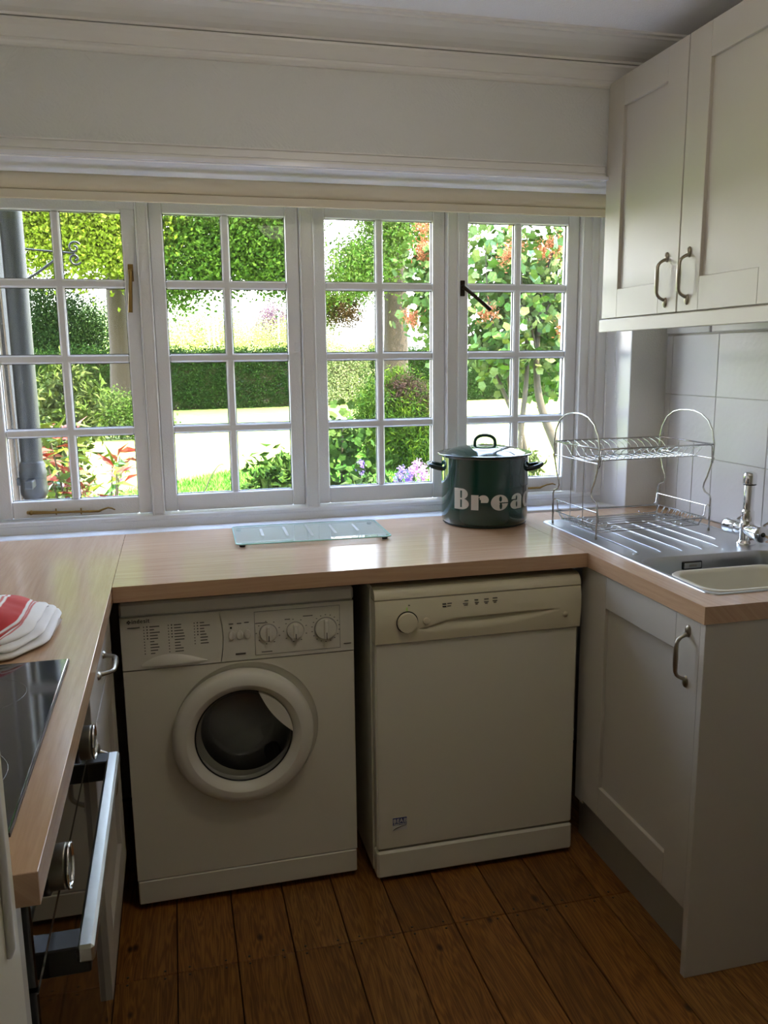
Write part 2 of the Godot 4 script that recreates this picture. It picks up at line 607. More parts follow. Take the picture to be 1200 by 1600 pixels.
# ------------------------------------------------------------------ the window
func build_window() -> void:
	var f := room_node("trim_5", "white painted timber window frame with three mullions", "window frame")
	var fm := MB.new()
	fm.box(Vector3(-0.48, 0.935, -0.80), Vector3(1.684, 0.953, -0.717), 0.004)
	fm.box(Vector3(-0.48, 0.90, -0.80), Vector3(1.684, 0.94, -0.720), 0.002)
	obj("bottom_rail", fm, M.trim_paint, f)
	var sl := profile_x([Vector2(-0.73, 0.895), Vector2(-0.73, 0.9135), Vector2(-0.648, 0.9125), Vector2(-0.6440, 0.910), Vector2(-0.6430, 0.895)], -0.50, 1.704)
	obj("sill_strip", sl, M.trim_paint, f)
	obj("head", bx(Vector3(-0.48, 1.948, -0.80), Vector3(1.684, 1.993, -0.720), 0.004), M.trim_paint, f)
	var gaps := [[-0.48, -0.3838], [0.0846, 0.1235], [0.5898, 0.6343], [1.0873, 1.1283], [1.5835, 1.684]]
	for k in 5:
		var g = gaps[k]
		var m := MB.new()
		m.box(Vector3(g[0] + (0.0012 if k > 0 else 0.0), 0.945, -0.7942), Vector3(g[1] - (0.0012 if k < 4 else 0.0), 1.95, -0.727), 0.003)
		m.box(Vector3(g[0] - 0.010, 0.945, -0.805), Vector3(g[1] + 0.010, 1.95, -0.7945), 0.001)
		# beads down both edges
		for e in [[g[0], 1.0], [g[1], -1.0]]:
			if absf(e[0] + 0.48) < 0.01 or absf(e[0] - 1.684) < 0.01:
				continue
			m.box(Vector3(e[0], 0.946, -0.790), Vector3(e[0] + e[1] * 0.006, 1.949, -0.7215), 0.0025)
		if k == 4:
			m.box(Vector3(1.618, 0.948, -0.735), Vector3(1.625, 1.949, -0.718), 0.003)
			m.box(Vector3(1.646, 0.948, -0.735), Vector3(1.684, 1.949, -0.716), 0.004)
		obj("jamb" if k == 0 or k == 4 else "mullion", m, M.trim_paint, f)
	var lefts := [-0.3408, 0.1655, 0.6754, 1.1714]
	var rights := [0.0421, 0.5471, 1.0445, 1.5397]
	var names := ["leftmost window casement, with the black drainpipe behind it", "window casement second from the left, with the lawn and poles behind it", "window casement with the thick tree trunk behind it", "window casement beside the wall cabinet, behind the green bread bin"]
	var hs := [1.2252, 1.4529, 1.6817]
	for k in 4:
		var w := room_node("window_%d" % (k + 1), names[k], "window")
		var a: float = lefts[k]
		var b: float = rights[k]
		var c := (a + b) / 2.0
		var y0 := 1.0116
		var y1 := 1.8949
		var zf := -0.755
		var zb := -0.793
		for x in [[gaps[k][1] + 0.0004, a], [b, gaps[k + 1][0] - 0.0004]]:
			obj("stile", bx(Vector3(x[0], 0.9575, zb), Vector3(x[1], 1.949, zf + 0.004), 0.003), M.trim_paint, w)
		obj("rail", bx(Vector3(a, 0.9575, zb), Vector3(b, y0, zf + 0.0035), 0.003), M.trim_paint, w)
		obj("rail", bx(Vector3(a, y1, zb), Vector3(b, 1.949, zf + 0.0035), 0.003), M.trim_paint, w)
		obj("glazing_bar", bx(Vector3(c - 0.0125, y0, zb + 0.004), Vector3(c + 0.0125, y1, zf), 0.005), M.trim_paint, w)
		for y in hs:
			obj("glazing_bar", bx(Vector3(a, y - 0.013, zb + 0.003), Vector3(b, y + 0.013, zf + 0.0005), 0.005), M.trim_paint, w)
		var ys := [y0]
		for y in hs:
			ys.append(y - 0.013)
			ys.append(y + 0.013)
		ys.append(y1)
		for row in 4:
			for cx in [[a, c - 0.0125], [c + 0.0125, b]]:
				var lo: float = ys[row * 2]
				var hi: float = ys[row * 2 + 1]
				obj("pane", bx(Vector3(cx[0] - 0.004, lo - 0.004, -0.7775), Vector3(cx[1] + 0.004, hi + 0.004, -0.7745), 0.0), M.pane_glass, w)
				# putty line round the pane
				var pu := MB.new()
				for e in 2:
					var y = lo if e == 0 else hi
					pu.box(Vector3(cx[0], y - 0.0022, -0.7744), Vector3(cx[1], y + 0.0022, -0.769), 0.001)
					var x = cx[0] if e == 0 else cx[1]
					pu.box(Vector3(x - 0.0022, lo, -0.7744), Vector3(x + 0.0022, hi, -0.769), 0.001)
				obj("putty", pu, M.putty_dark, w)
		if k == 0:
			fastener(w, Vector3(0.0625, 1.719, -0.751), Vector3(0.0545, 1.594, -0.731), M.brass)
			stay(w, Vector3(-0.297, 0.978, -0.745), Vector3(-0.082, 0.972, -0.741), Vector3(-0.032, 0.974, -0.741))
			obj("hinge", bx(Vector3(0.030, 1.903, -0.753), Vector3(0.084, 1.926, -0.748), 0.001), M.trim_paint, w)
		elif k == 3:
			fastener(w, Vector3(1.150, 1.682, -0.751), Vector3(1.244, 1.605, -0.727), M.dark_bronze)
			stay(w, Vector3(1.22, 0.975, -0.745), Vector3(1.45, 0.975, -0.741), Vector3(1.512, 0.983, -0.741))
		else:
			# closed fasteners on the far stiles are hidden by the mullions: only the plates show
			obj("hinge", bx(Vector3(b + 0.020, 1.47, -0.753), Vector3(b + 0.040, 1.50, -0.7495), 0.001), M.trim_paint, w)

func fastener(w, top: Vector3, tip: Vector3, m) -> void:
	var s := MB.new()
	s.box(top + Vector3(-0.008, -0.030, -0.001), top + Vector3(0.008, 0.022, 0.004), 0.002)
	s.lathe([Vector2(0.0075, 0.0), Vector2(0.0075, 0.012), Vector2(0.005, 0.016), Vector2(0.0, 0.017)], 14, top, Vector3(0, 0, 1))
	var d := tip - top
	s.tube([top + Vector3(0, 0, 0.010), top + d * 0.25 + Vector3(0, 0, 0.012), top + d * 0.6 + Vector3(0, 0, 0.008), tip], [0.0065, 0.0058, 0.0065, 0.0072], 10)
	obj("fastener", s, m, w)

func stay(w, a: Vector3, b: Vector3, tip: Vector3) -> void:
	var s := MB.new()
	s.tube([a, a + Vector3(0.01, 0, 0.003), a.lerp(b, 0.5) + Vector3(0, 0, 0.004), b], [0.0055, 0.0065, 0.004, 0.004], 8)
	s.lathe([Vector2(0.0, 0.010), Vector2(0.007, 0.008), Vector2(0.007, -0.002)], 12, a + Vector3(0.012, 0, 0.002), Vector3(0, 0, 1))
	s.tube([b, b + Vector3(0.012, 0.005, 0), b + Vector3(0.028, 0.010, 0.001), tip.lerp(b, 0.2) + Vector3(0, 0.006, 0), tip], [0.004, 0.003, 0.0026, 0.0026, 0.002], 8)
	for f in [0.4, 0.75]:
		var p := a.lerp(b, f)
		s.tube([p + Vector3(0, -0.008, -0.004), p + Vector3(0, -0.006, 0.004), p + Vector3(0, 0.012, 0.003)], 0.0022, 6)
	obj("casement_stay", s, M.brass, w)

func build_fill_lamp() -> void:
	# unseen opal globe added as fill to brighten the upper walls
	var base := Vector3(0.72, 2.362, 0.80)
	var t := thing("added_fill_light", "added unseen opal globe fill light on a short rod over the kitchen floor", "fill light", base)
	var m := MB.new()
	m.lathe([Vector2(0.0, 0.0), Vector2(0.055, 0.0), Vector2(0.055, -0.012), Vector2(0.012, -0.022), Vector2(0.010, -0.125), Vector2(0.0, -0.125)], 24)
	obj("rod", m, M.trim_paint, t)
	var g := MB.new()
	var pr := []
	for k in 17:
		var a := PI * k / 16.0
		pr.append(Vector2(sin(a) * 0.10, -0.222 + cos(a) * 0.10))
	g.lathe(pr, 40)
	var gm := mat("fill_glow", hexc("fff8ee"), 0.4)
	gm.emission_enabled = true
	gm.emission = Color(1.0, 0.95, 0.88)
	gm.emission_energy_multiplier = 0.8
	obj("shade", g, gm, t)
	var l := OmniLight3D.new()
	l.name = "fill_lamp"
	l.light_color = Color(1.0, 0.96, 0.91)
	l.light_energy = FILL_ENERGY
	l.light_size = 0.09
	l.omni_range = 12.0
	l.omni_attenuation = 2.0
	l.shadow_enabled = true
	add_child(l, true)
	l.position = base + Vector3(0, -0.222, 0)

# ------------------------------------------------------------------ worktop and cabinets
func build_worktop() -> void:
	var w := thing("worktop", "U-shaped light oak laminate worktop running under the window and round both sides", "worktop")
	obj("section", bx(Vector3(-0.64, 0.871, -0.6425), Vector3(-0.0003, H, 1.171), 0.0008, 2), M.oak_laminate, w)
	var mid := bx(Vector3(0.0003, 0.871, -0.6425), Vector3(1.2567, H, 0.0), 0.0008, 0, Vector2(0.3, 0.2))
	obj("section", mid, M.oak_laminate, w)
	var r := MB.new()
	r.long_axis = 2
	r.off = Vector2(0.7, 0.4)
	r.box(Vector3(1.257, 0.871, -0.60), Vector3(1.335, H, 0.532), 0.0)
	r.box(Vector3(1.77, 0.871, -0.60), Vector3(1.853, H, 0.532), 0.0)
	r.box(Vector3(1.335, 0.871, -0.60), Vector3(1.77, H, 0.10), 0.0)
	r.box(Vector3(1.335, 0.871, 0.456), Vector3(1.77, H, 0.532), 0.0)
	obj("section", r, M.oak_laminate, w)

func shaker(parent, called: String, at: Vector3, u: Vector3, out: Vector3, w: float, h: float, m, stile := 0.092, rail := 0.088):
	# framed door with a flat recessed panel; at = its lower corner on the front plane
	var xf := Transform3D(Basis(u, Vector3.UP, out), at)
	var f := MB.new()
	f.xf = xf
	f.box(Vector3(0, 0, -0.019), Vector3(stile, h, 0), 0.0012)
	f.box(Vector3(w - stile, 0, -0.019), Vector3(w, h, 0), 0.0012)
	f.box(Vector3(stile, 0, -0.019), Vector3(w - stile, rail, 0), 0.0012)
	f.box(Vector3(stile, h - rail, -0.019), Vector3(w - stile, h, 0), 0.0012)
	var d = obj(called, f, m, parent)
	var p := MB.new()
	p.xf = xf
	p.box(Vector3(stile - 0.004, rail - 0.004, -0.018), Vector3(w - stile + 0.004, h - rail + 0.004, -0.0105), 0.0)
	obj("panel", p, m, d)
	return d

func bow_handle(parent, mid: Vector3, along: Vector3, out: Vector3, length := 0.128):
	var s := MB.new()
	var pts := []
	var rad := []
	var half := length / 2.0
	for q in [[-1.0, 0.0, 0.0062], [-0.985, 0.10, 0.0058], [-0.95, 0.35, 0.0046], [-0.86, 0.66, 0.0043], [-0.76, 0.86, 0.0045], [-0.62, 0.97, 0.0050], [-0.3, 1.0, 0.0058], [0.0, 1.0, 0.0062], [0.3, 1.0, 0.0058], [0.62, 0.97, 0.0050], [0.76, 0.86, 0.0045], [0.86, 0.66, 0.0043], [0.95, 0.35, 0.0046], [0.985, 0.10, 0.0058], [1.0, 0.0, 0.0062]]:
		pts.append(mid + along * (q[0] * (half - 0.010)) + out * (q[1] * 0.030))
		rad.append(q[2])
	s.tube(pts, rad, 10)
	for e in [-1.0, 1.0]:
		# oval foot with a rounded tip
		var c = mid + along * e * (half - 0.004)
		var side := along.cross(out)
		var rows := []
		for k in 5:
			var f: float = [1.0, 0.95, 0.75, 0.4, 0.0][k]
			var hgt: float = [0.0, 0.003, 0.0055, 0.007, 0.0075][k]
			var ring := []
			for j in 16:
				var a := TAU * j / 16
				ring.append(c + along * cos(a) * 0.0145 * f + side * sin(a) * 0.0085 * f + out * hgt)
			rows.append(ring)
		s.grid(rows, true)
	return obj("handle", s, M.pewter, parent)

func build_floor_units() -> void:
	var cp = M.cabinet_paint
	# left of the washing machine: drawer over door
	var a := thing("base_cabinet", "grey base cabinet with a drawer above a door, left of the washing machine", "cabinet", Vector3(-0.3, 0, 0.24))
	var base := Vector3(-0.3, 0, 0.24)
	obj("body", bx(Vector3(-0.60, 0.15, -0.018) - base, Vector3(-0.033, 0.868, 0.499) - base, 0.0008), cp, a)
	obj("plinth", bx(Vector3(-0.075, 0.0, -0.018) - base, Vector3(-0.058, 0.15, 0.499) - base, 0.0008), M.plinth_paint, a)
	var dr := obj("drawer", bx(Vector3(-0.031, 0.752, -0.016) - base, Vector3(-0.012, 0.864, 0.497) - base, 0.0012), cp, a)
	bow_handle(dr, Vector3(-0.012, 0.812, 0.262) - base, Vector3(0, 0, 1), Vector3(1, 0, 0), 0.138)
	var d = shaker(a, "door", Vector3(-0.012, 0.196, 0.497) - base, Vector3(0, 0, -1), Vector3(1, 0, 0), 0.513, 0.551, cp)
	bow_handle(d, Vector3(-0.012, 0.650, 0.452) - base, Vector3(0, 1, 0), Vector3(1, 0, 0), 0.128)

	# sink cabinet on the right
	base = Vector3(1.56, 0, 0.25)
	var b := thing("sink_cabinet", "grey shaker base cabinet under the sink with one bow-handled door", "cabinet", base)
	# the cabinet is open inside so that the sink hangs in it
	var body := MB.new()
	body.box(Vector3(1.284, 0.155, 0.0) - base, Vector3(1.852, 0.868, 0.016) - base, 0.0)
	body.box(Vector3(1.284, 0.155, 0.496) - base, Vector3(1.852, 0.868, 0.511) - base, 0.0)
	body.box(Vector3(1.284, 0.155, 0.016) - base, Vector3(1.852, 0.171, 0.496) - base, 0.0)
	body.box(Vector3(1.840, 0.171, 0.016) - base, Vector3(1.852, 0.66, 0.496) - base, 0.0)
	obj("body", body, cp, b)
	obj("corner_post", bx(Vector3(1.268, 0.155, -0.050) - base, Vector3(1.300, 0.868, -0.002) - base, 0.001), cp, b)
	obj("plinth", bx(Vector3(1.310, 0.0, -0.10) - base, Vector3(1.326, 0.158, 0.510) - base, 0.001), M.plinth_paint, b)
	d = shaker(b, "door", Vector3(1.265, 0.168, 0.0005) - base, Vector3(0, 0, 1), Vector3(-1, 0, 0), 0.509, 0.698, cp)
	bow_handle(d, Vector3(1.265, 0.776, 0.467) - base, Vector3(0, 1, 0), Vector3(-1, 0, 0), 0.128)
	obj("end_panel", bx(Vector3(1.263, 0.0, 0.5115) - base, Vector3(1.853, 0.8705, 0.530) - base, 0.0012), cp, b)

	# filler panel between oven and refrigerator
	tag(obj("end_panel", bx(Vector3(-0.60, 0.0, 1.122), Vector3(-0.031, 0.8705, 1.162), 0.001), cp), "grey upright end panel between the oven and the refrigerator, under the worktop end", "panel")

	# tall refrigerator at the near left
	base = Vector3(-0.33, 0, 1.50)
	var fr := thing("refrigerator", "tall white refrigerator edge at the near end of the hob worktop", "refrigerator", base)
	obj("body", bx(Vector3(-0.62, 0.03, 1.188) - base, Vector3(-0.07, 1.48, 1.80) - base, 0.006), M.enamel_white, fr)
	var fd := obj("door", bx(Vector3(-0.066, 0.10, 1.186) - base, Vector3(-0.020, 1.48, 1.802) - base, 0.010), M.enamel_white, fr)
	var gm := MB.new()
	gm.tube([Vector3(-0.020, 0.872, 1.248) - base, Vector3(-0.0165, 0.880, 1.248) - base, Vector3(-0.0165, 1.30, 1.248) - base, Vector3(-0.020, 1.33, 1.248) - base], 0.0048, 10)
	obj("handle", gm, M.bead, fd)  # pale bar added in place of the bright glint along the door edge
	for x in [-0.57, -0.12]:
		for z in [1.24, 1.75]:
			var ft := MB.new()
			ft.lathe([Vector2(0, 0.0), Vector2(0.018, 0.0), Vector2(0.018, 0.032), Vector2(0, 0.032)], 12, Vector3(x, 0, z) - base)
			obj("foot", ft, M.rubber, fr)

func build_wall_cabinet() -> void:
	var cp = M.cabinet_paint
	var base := Vector3(1.69, 1.52, -0.06)
	var c := thing("wall_cabinet", "grey shaker double wall cabinet with pewter bow handles, above the sink", "cabinet", base)
	obj("body", bx(Vector3(1.556, 1.562, -0.4835) - base, Vector3(1.8528, 2.2745, 0.364) - base, 0.0008), cp, c)
	obj("light_rail", bx(Vector3(1.531, 1.521, -0.4945) - base, Vector3(1.549, 1.5605, 0.364) - base, 0.002), cp, c)
	var d = shaker(c, "door", Vector3(1.535, 1.564, -0.4855) - base, Vector3(0, 0, 1), Vector3(-1, 0, 0), 0.4185, 0.7105, cp, 0.093, 0.087)
	bow_handle(d, Vector3(1.535, 1.6545, -0.121) - base, Vector3(0, 1, 0), Vector3(-1, 0, 0), 0.132)
	d = shaker(c, "door", Vector3(1.535, 1.564, -0.062) - base, Vector3(0, 0, 1), Vector3(-1, 0, 0), 0.425, 0.7105, cp, 0.095, 0.087)
	bow_handle(d, Vector3(1.535, 1.656, -0.0155) - base, Vector3(0, 1, 0), Vector3(-1, 0, 0), 0.132)

# ------------------------------------------------------------------ appliances
func letters(text: String, size: float, bold := true) -> TextMesh:
	var tm := TextMesh.new()
	var f := SystemFont.new()
	f.font_names = PackedStringArray(["Droid Sans"])
	f.font_weight = 700 if bold else 400
	tm.font = f
	tm.text = text
	tm.font_size = 32
	tm.pixel_size = size / 32.0
	tm.depth = 0.0006
	tm.horizontal_alignment = HORIZONTAL_ALIGNMENT_LEFT
	return tm

func lettering(parent, text: String, at: Vector3, size: float, m, bold := true):
	var o := obj("lettering", letters(text, size, bold), m, parent)
	o.position = at
	return o

# front plate with a round hole
func holed_plate(x0: float, x1: float, y0: float, y1: float, c: Vector2, r: float, z: float) -> MB:
	var m := MB.new()
	var angs := []
	for k in 96:
		angs.append(TAU * k / 96)
	for q in [Vector2(x0, y0), Vector2(x1, y0), Vector2(x1, y1), Vector2(x0, y1)]:
		angs.append(fposmod((q - c).angle(), TAU))
	angs.sort()
	var inner := []
	var outer := []
	for a in angs:
		var d := Vector2(cos(a), sin(a))
		var s := 1e9
		if absf(d.x) > 1e-6:
			s = minf(s, ((x1 if d.x > 0 else x0) - c.x) / d.x)
		if absf(d.y) > 1e-6:
			s = minf(s, ((y1 if d.y > 0 else y0) - c.y) / d.y)
		inner.append(Vector3(c.x + d.x * r, c.y + d.y * r, z))
		outer.append(Vector3(c.x + d.x * s, c.y + d.y * s, z))
	for k in angs.size():
		var j := (k + 1) % angs.size()
		m.poly([inner[k], inner[j], outer[j], outer[k]], Vector3(0, 0, 1))
		m.poly([outer[k], outer[j], outer[j] + Vector3(0, 0, -0.02), outer[k] + Vector3(0, 0, -0.02)], Vector3((outer[k].x + outer[j].x) / 2.0 - c.x, (outer[k].y + outer[j].y) / 2.0 - c.y, 0).normalized())
	return m

func dial(parent, c: Vector3, r: float, depth: float, m, bar := true):
	var s := MB.new()
	s.lathe([Vector2(r, 0.0), Vector2(r, depth * 0.45), Vector2(r * 0.97, depth * 0.55), Vector2(0, depth * 0.6)], 32, c, Vector3(0, 0, 1))
	if bar:
		s.box(c + Vector3(-0.006, -r * 0.93, 0.0), c + Vector3(0.006, r * 0.93, depth), 0.003)
	var o := obj("dial", s, m, parent)
	var g := MB.new()
	g.lathe([Vector2(r * 1.1, -0.0005), Vector2(r * 1.1, 0.0006), Vector2(r * 0.98, 0.0006)], 32, c, Vector3(0, 0, 1))
	obj("dial_ring", g, M.plastic_grey, o)
	if bar:
		obj("pointer", bx(c + Vector3(-0.0011, -r * 0.93, depth - 0.001), c + Vector3(0.0011, -r * 0.25, depth + 0.0006), 0.0), M.print_grey, o)
	return o

func build_washing_machine() -> void:
	var base := Vector3(0.306, 0.0, -0.33)
	var t := thing("washing_machine", "white front-loading washing machine with round porthole door, left of the dishwasher", "washing machine", base)
	var ew = M.enamel_white
	var zf := -0.0557 - base.z
	var x0 := 0.0085 - base.x
	var x1 := 0.6035 - base.x
	var body := MB.new()
	body.box(Vector3(x0, 0.0186, -0.27), Vector3(x1, 0.6745, zf - 0.30), 0.002)
	body.box(Vector3(x0, 0.0186, -0.27), Vector3(x0 + 0.012, 0.85, zf - 0.012), 0.002)
	body.box(Vector3(x1 - 0.012, 0.0186, -0.27), Vector3(x1, 0.85, zf - 0.012), 0.002)
	body.box(Vector3(x0, 0.675, -0.27), Vector3(x1, 0.814, zf - 0.020), 0.002)
	obj("body", body, ew, t)
	obj("top", bx(Vector3(x0 - 0.001, 0.8155, -0.27), Vector3(x1 + 0.001, 0.852, zf + 0.001), 0.006), M.plastic_white, t)
	var cx := 0.302 - base.x
	var cy := 0.474
	var fp := holed_plate(x0, x1, 0.089, 0.673, Vector2(cx + 0.010, cy + 0.006), 0.190, zf)
	# dished recess round the door
	fp.lathe([Vector2(0.190, 0.0), Vector2(0.186, -0.006), Vector2(0.170, -0.012), Vector2(0.120, -0.013)], 96, Vector3(cx + 0.010, cy + 0.006, zf), Vector3(0, 0, 1))
	obj("front_panel", fp, ew, t)
	obj("kick_panel", bx(Vector3(x0 + 0.001, 0.0186, zf - 0.03), Vector3(x1 - 0.001, 0.0862, zf + 0.001), 0.003), ew, t)
	for x in [x0 + 0.05, x1 - 0.05]:
		for z in [-0.22, zf - 0.06]:
			var ft := MB.new()
			ft.lathe([Vector2(0, 0.0), Vector2(0.02, 0.0), Vector2(0.02, 0.022), Vector2(0, 0.022)], 12, Vector3(x, 0, z))
			obj("foot", ft, M.rubber, t)

	# door: moulded ring, dark bowl, grip
	var dm := MB.new()
	var dz := zf + 0.002
	dm.lathe([Vector2(0.178, -0.010), Vector2(0.1835, 0.004), Vector2(0.1845, 0.016), Vector2(0.1815, 0.028), Vector2(0.174, 0.036), Vector2(0.160, 0.040), Vector2(0.148, 0.040), Vector2(0.148, 0.040), Vector2(0.141, 0.036), Vector2(0.130, 0.024), Vector2(0.128, 0.018), Vector2(0.126, 0.004), Vector2(0.126, -0.010)], 96, Vector3(cx, cy, dz), Vector3(0, 0, 1))
	var door := obj("door", dm, M.plastic_white, t)
	var gm := MB.new()
	gm.lathe([Vector2(0.1262, 0.014), Vector2(0.120, 0.012), Vector2(0.113, 0.004), Vector2(0.108, -0.020), Vector2(0.098, -0.055), Vector2(0.080, -0.075), Vector2(0.0, -0.082)], 64, Vector3(cx, cy, dz), Vector3(0, 0, 1))
	obj("glass_bowl", gm, M.door_bowl, door)
	var rm := MB.new()
	rm.lathe([Vector2(0.1285, 0.016), Vector2(0.1265, 0.0185), Vector2(0.1240, 0.016)], 64, Vector3(cx, cy, dz), Vector3(0, 0, 1))
	obj("seal", rm, M.black, door)
	# crescent grip across the upper right of the opening
	var gp := PackedVector2Array()
	for k in 17:
		var a := lerpf(0.02, 1.24, k / 16.0)
		gp.append(Vector2(cos(a), sin(a)) * 0.1275)
	var p0 := gp[16]
	var p1 := gp[0]
	var mid := (p0 + p1) / 2.0
	var nrm := -mid.normalized()
	for k in range(1, 12):
		var f := k / 12.0
		gp.append(p0.lerp(p1, f) + nrm * 0.010 * sin(PI * f))
	var hm := MB.new()
	hm.prism(gp, Vector3(cx, cy, dz + 0.012), Vector3(1, 0, 0), Vector3(0, 1, 0), Vector3(0, 0, 0.018))
	obj("handle", hm, M.plastic_white, door)
	# drum behind the glass
	var drum := MB.new()
	drum.lathe([Vector2(0.150, -0.012), Vector2(0.165, -0.05), Vector2(0.165, -0.05), Vector2(0.235, -0.06), Vector2(0.235, -0.28), Vector2(0.0, -0.285)], 48, Vector3(cx, cy, zf), Vector3(0, 0, 1))
	var dr := obj("drum", drum, M.steel, t)
	var hol := MB.new()
	for ring in 5:
		for k in 48:
			var a := TAU * (k + 0.5 * (ring % 2)) / 48
			var d := Vector3(cos(a), sin(a), 0)
			hol.lathe([Vector2(0, 0.0012), Vector2(0.0035, 0.0012), Vector2(0.0035, -0.001)], 6, Vector3(cx, cy, zf - 0.09 - 0.036 * ring) + d * 0.2335, -d)
	var ho := obj("drum_holes", hol, M.black, dr)
	ho.set_meta("kind", "stuff")
	for k in 3:
		var a := -PI / 2 + 0.5 + TAU * k / 3
		var d := Vector3(cos(a), sin(a), 0)
		var s := Vector3(-sin(a), cos(a), 0)
		var pad := MB.new()
		pad.xf = Transform3D(Basis(s, d, s.cross(d)), Vector3(cx, cy, zf - 0.17))
		pad.box(Vector3(-0.022, 0.185, -0.10), Vector3(0.022, 0.234, 0.10), 0.015)
		obj("paddle", pad, M.plastic_grey, dr)
	var gask := MB.new()
	gask.lathe([Vector2(0.152, -0.012), Vector2(0.136, -0.016), Vector2(0.130, -0.028), Vector2(0.142, -0.036), Vector2(0.166, -0.05)], 64, Vector3(cx, cy, zf), Vector3(0, 0, 1))
	obj("gasket", gask, M.plastic_grey, dr)

	# control panel
	var pw = M.plastic_white
	var dw := MB.new()
	var edge := PackedVector2Array([Vector2(x0, 0.6765), Vector2(x0, 0.8135), Vector2(0.2500 - base.x, 0.8135)])
	for k in 9:
		var f := k / 8.0
		edge.append(Vector2(0.2515 - base.x + 0.0075 * sin(PI * f), lerpf(0.8135, 0.6765, f)))
	dw.prism(edge, Vector3(0, 0, zf - 0.02), Vector3(1, 0, 0), Vector3(0, 1, 0), Vector3(0, 0, 0.022))
	var drawer := obj("detergent_drawer", dw, pw, t)
	# grip under the drawer: a lens-shaped lip
	var lip := []
	for i in 7:
		var row := []
		for j in 25:
			var f := j / 24.0
			var top := 0.026 * sin(PI * pow(f, 0.8))
			var s := i / 6.0
			row.append(Vector3(lerpf(0.051, 0.219, f) - base.x, 0.6855 + 0.001 * f + top * s, zf + 0.002 + 0.011 * (1.0 - s * s) * sin(PI * f) + 0.0004))
		lip.append(row)
	var lm := MB.new()
	lm.grid(lip)
	var under := []
	for i in 2:
		var row := []
		for j in 25:
			var f := j / 24.0
			row.append(Vector3(lerpf(0.051, 0.219, f) - base.x, 0.6855 + 0.001 * f, zf + 0.001 + (0.0114 * sin(PI * f) if i == 1 else 0.0)))
		under.append(row)
	lm.grid(under)
	obj("grip", lm, pw, drawer)
	var pm := MB.new()
	var edge2 := PackedVector2Array([Vector2(x1, 0.6765), Vector2(x1, 0.8135), Vector2(0.2525 - base.x, 0.8135)])
	for k in 9:
		var f := k / 8.0
		edge2.append(Vector2(0.2535 - base.x + 0.0075 * sin(PI * f), lerpf(0.8135, 0.6765, f)))
	pm.prism(edge2, Vector3(0, 0, zf - 0.02), Vector3(1, 0, 0), Vector3(0, 1, 0), Vector3(0, 0, 0.022))
	var panel := obj("control_panel", pm, pw, t)
	var pz := zf + 0.002
	var ins := bx(Vector3(0.342 - base.x, 0.687, pz - 0.001), Vector3(0.566 - base.x, 0.8035, pz + 0.0012), 0.0011)
	obj("dial_plate", ins, pw, panel)
	var line := MB.new()
	for q in [[0.3412, 0.6862, 0.3418, 0.8043], [0.5662, 0.6862, 0.5668, 0.8043], [0.3412, 0.6862, 0.5668, 0.6868], [0.3412, 0.8037, 0.5668, 0.8043]]:
		line.box(Vector3(q[0] - base.x, q[1], pz), Vector3(q[2] - base.x, q[3], pz + 0.0009), 0.0)
	obj("plate_edge", line, M.print_grey, panel)
	dial(panel, Vector3(0.376 - base.x, 0.746, pz + 0.001), 0.0215, 0.016, pw)
	dial(panel, Vector3(0.447 - base.x, 0.7455, pz + 0.001), 0.0215, 0.016, pw)
	dial(panel, Vector3(0.528 - base.x, 0.744, pz + 0.001), 0.028, 0.018, pw)
	for x in [0.282, 0.3025, 0.3225]:
		var bm := MB.new()
		var rows := []
		for k in 4:
			var f: float = [1.0, 1.0, 0.85, 0.0][k]
			var ring := []
			for j in 20:
				var a := TAU * j / 20
				ring.append(Vector3(x - base.x + cos(a) * 0.0085 * f, 0.7465 + sin(a) * 0.0125 * f, pz + [0.0, 0.003, 0.005, 0.0055][k]))
			rows.append(ring)
		bm.grid(rows, true)
		obj("button", bm, pw, panel)
	var im := MB.new()
	im.lathe([Vector2(0.0026, 0.0), Vector2(0.0026, 0.0012), Vector2(0, 0.0012)], 12, Vector3(0.281 - base.x, 0.7665, pz), Vector3(0, 0, 1))
	obj("indicator", im, M.black, panel)
	# printed marks: dial ticks and the small programme lists, too small to read
	var tk := MB.new()
	for q in [[0.376, 0.746, 0.031, 9], [0.447, 0.7455, 0.031, 9], [0.528, 0.744, 0.037, 18]]:
		for k in q[3]:
			var a = TAU * (k + 0.5) / float(q[3])
			var p := Vector3(q[0] - base.x + cos(a) * q[2], q[1] + sin(a) * q[2], pz + 0.0013)
			tk.box(p + Vector3(-0.0017, -0.001, 0), p + Vector3(0.0017, 0.001, 0.0003), 0.0)
	var r2 := RandomNumberGenerator.new()
	r2.seed = 9
	for col3 in 3:
		var gx: float = [0.066, 0.126, 0.190][col3]
		for row in (10 if col3 < 2 else 8):
			var gy := 0.786 - row * 0.0078
			var wd := r2.randf_range(0.010, 0.026)
			tk.box(Vector3(gx + 0.013 - base.x, gy, pz), Vector3(gx + 0.013 + wd - base.x, gy + 0.0026, pz + 0.0003), 0.0)
			tk.box(Vector3(gx - 0.002 - base.x, gy, pz), Vector3(gx + 0.0005 - base.x, gy + 0.003, pz + 0.0003), 0.0)
			if row < 5:
				tk.box(Vector3(gx + 0.0055 - base.x, gy, pz), Vector3(gx + 0.009 - base.x, gy + 0.0035, pz + 0.0003), 0.0)
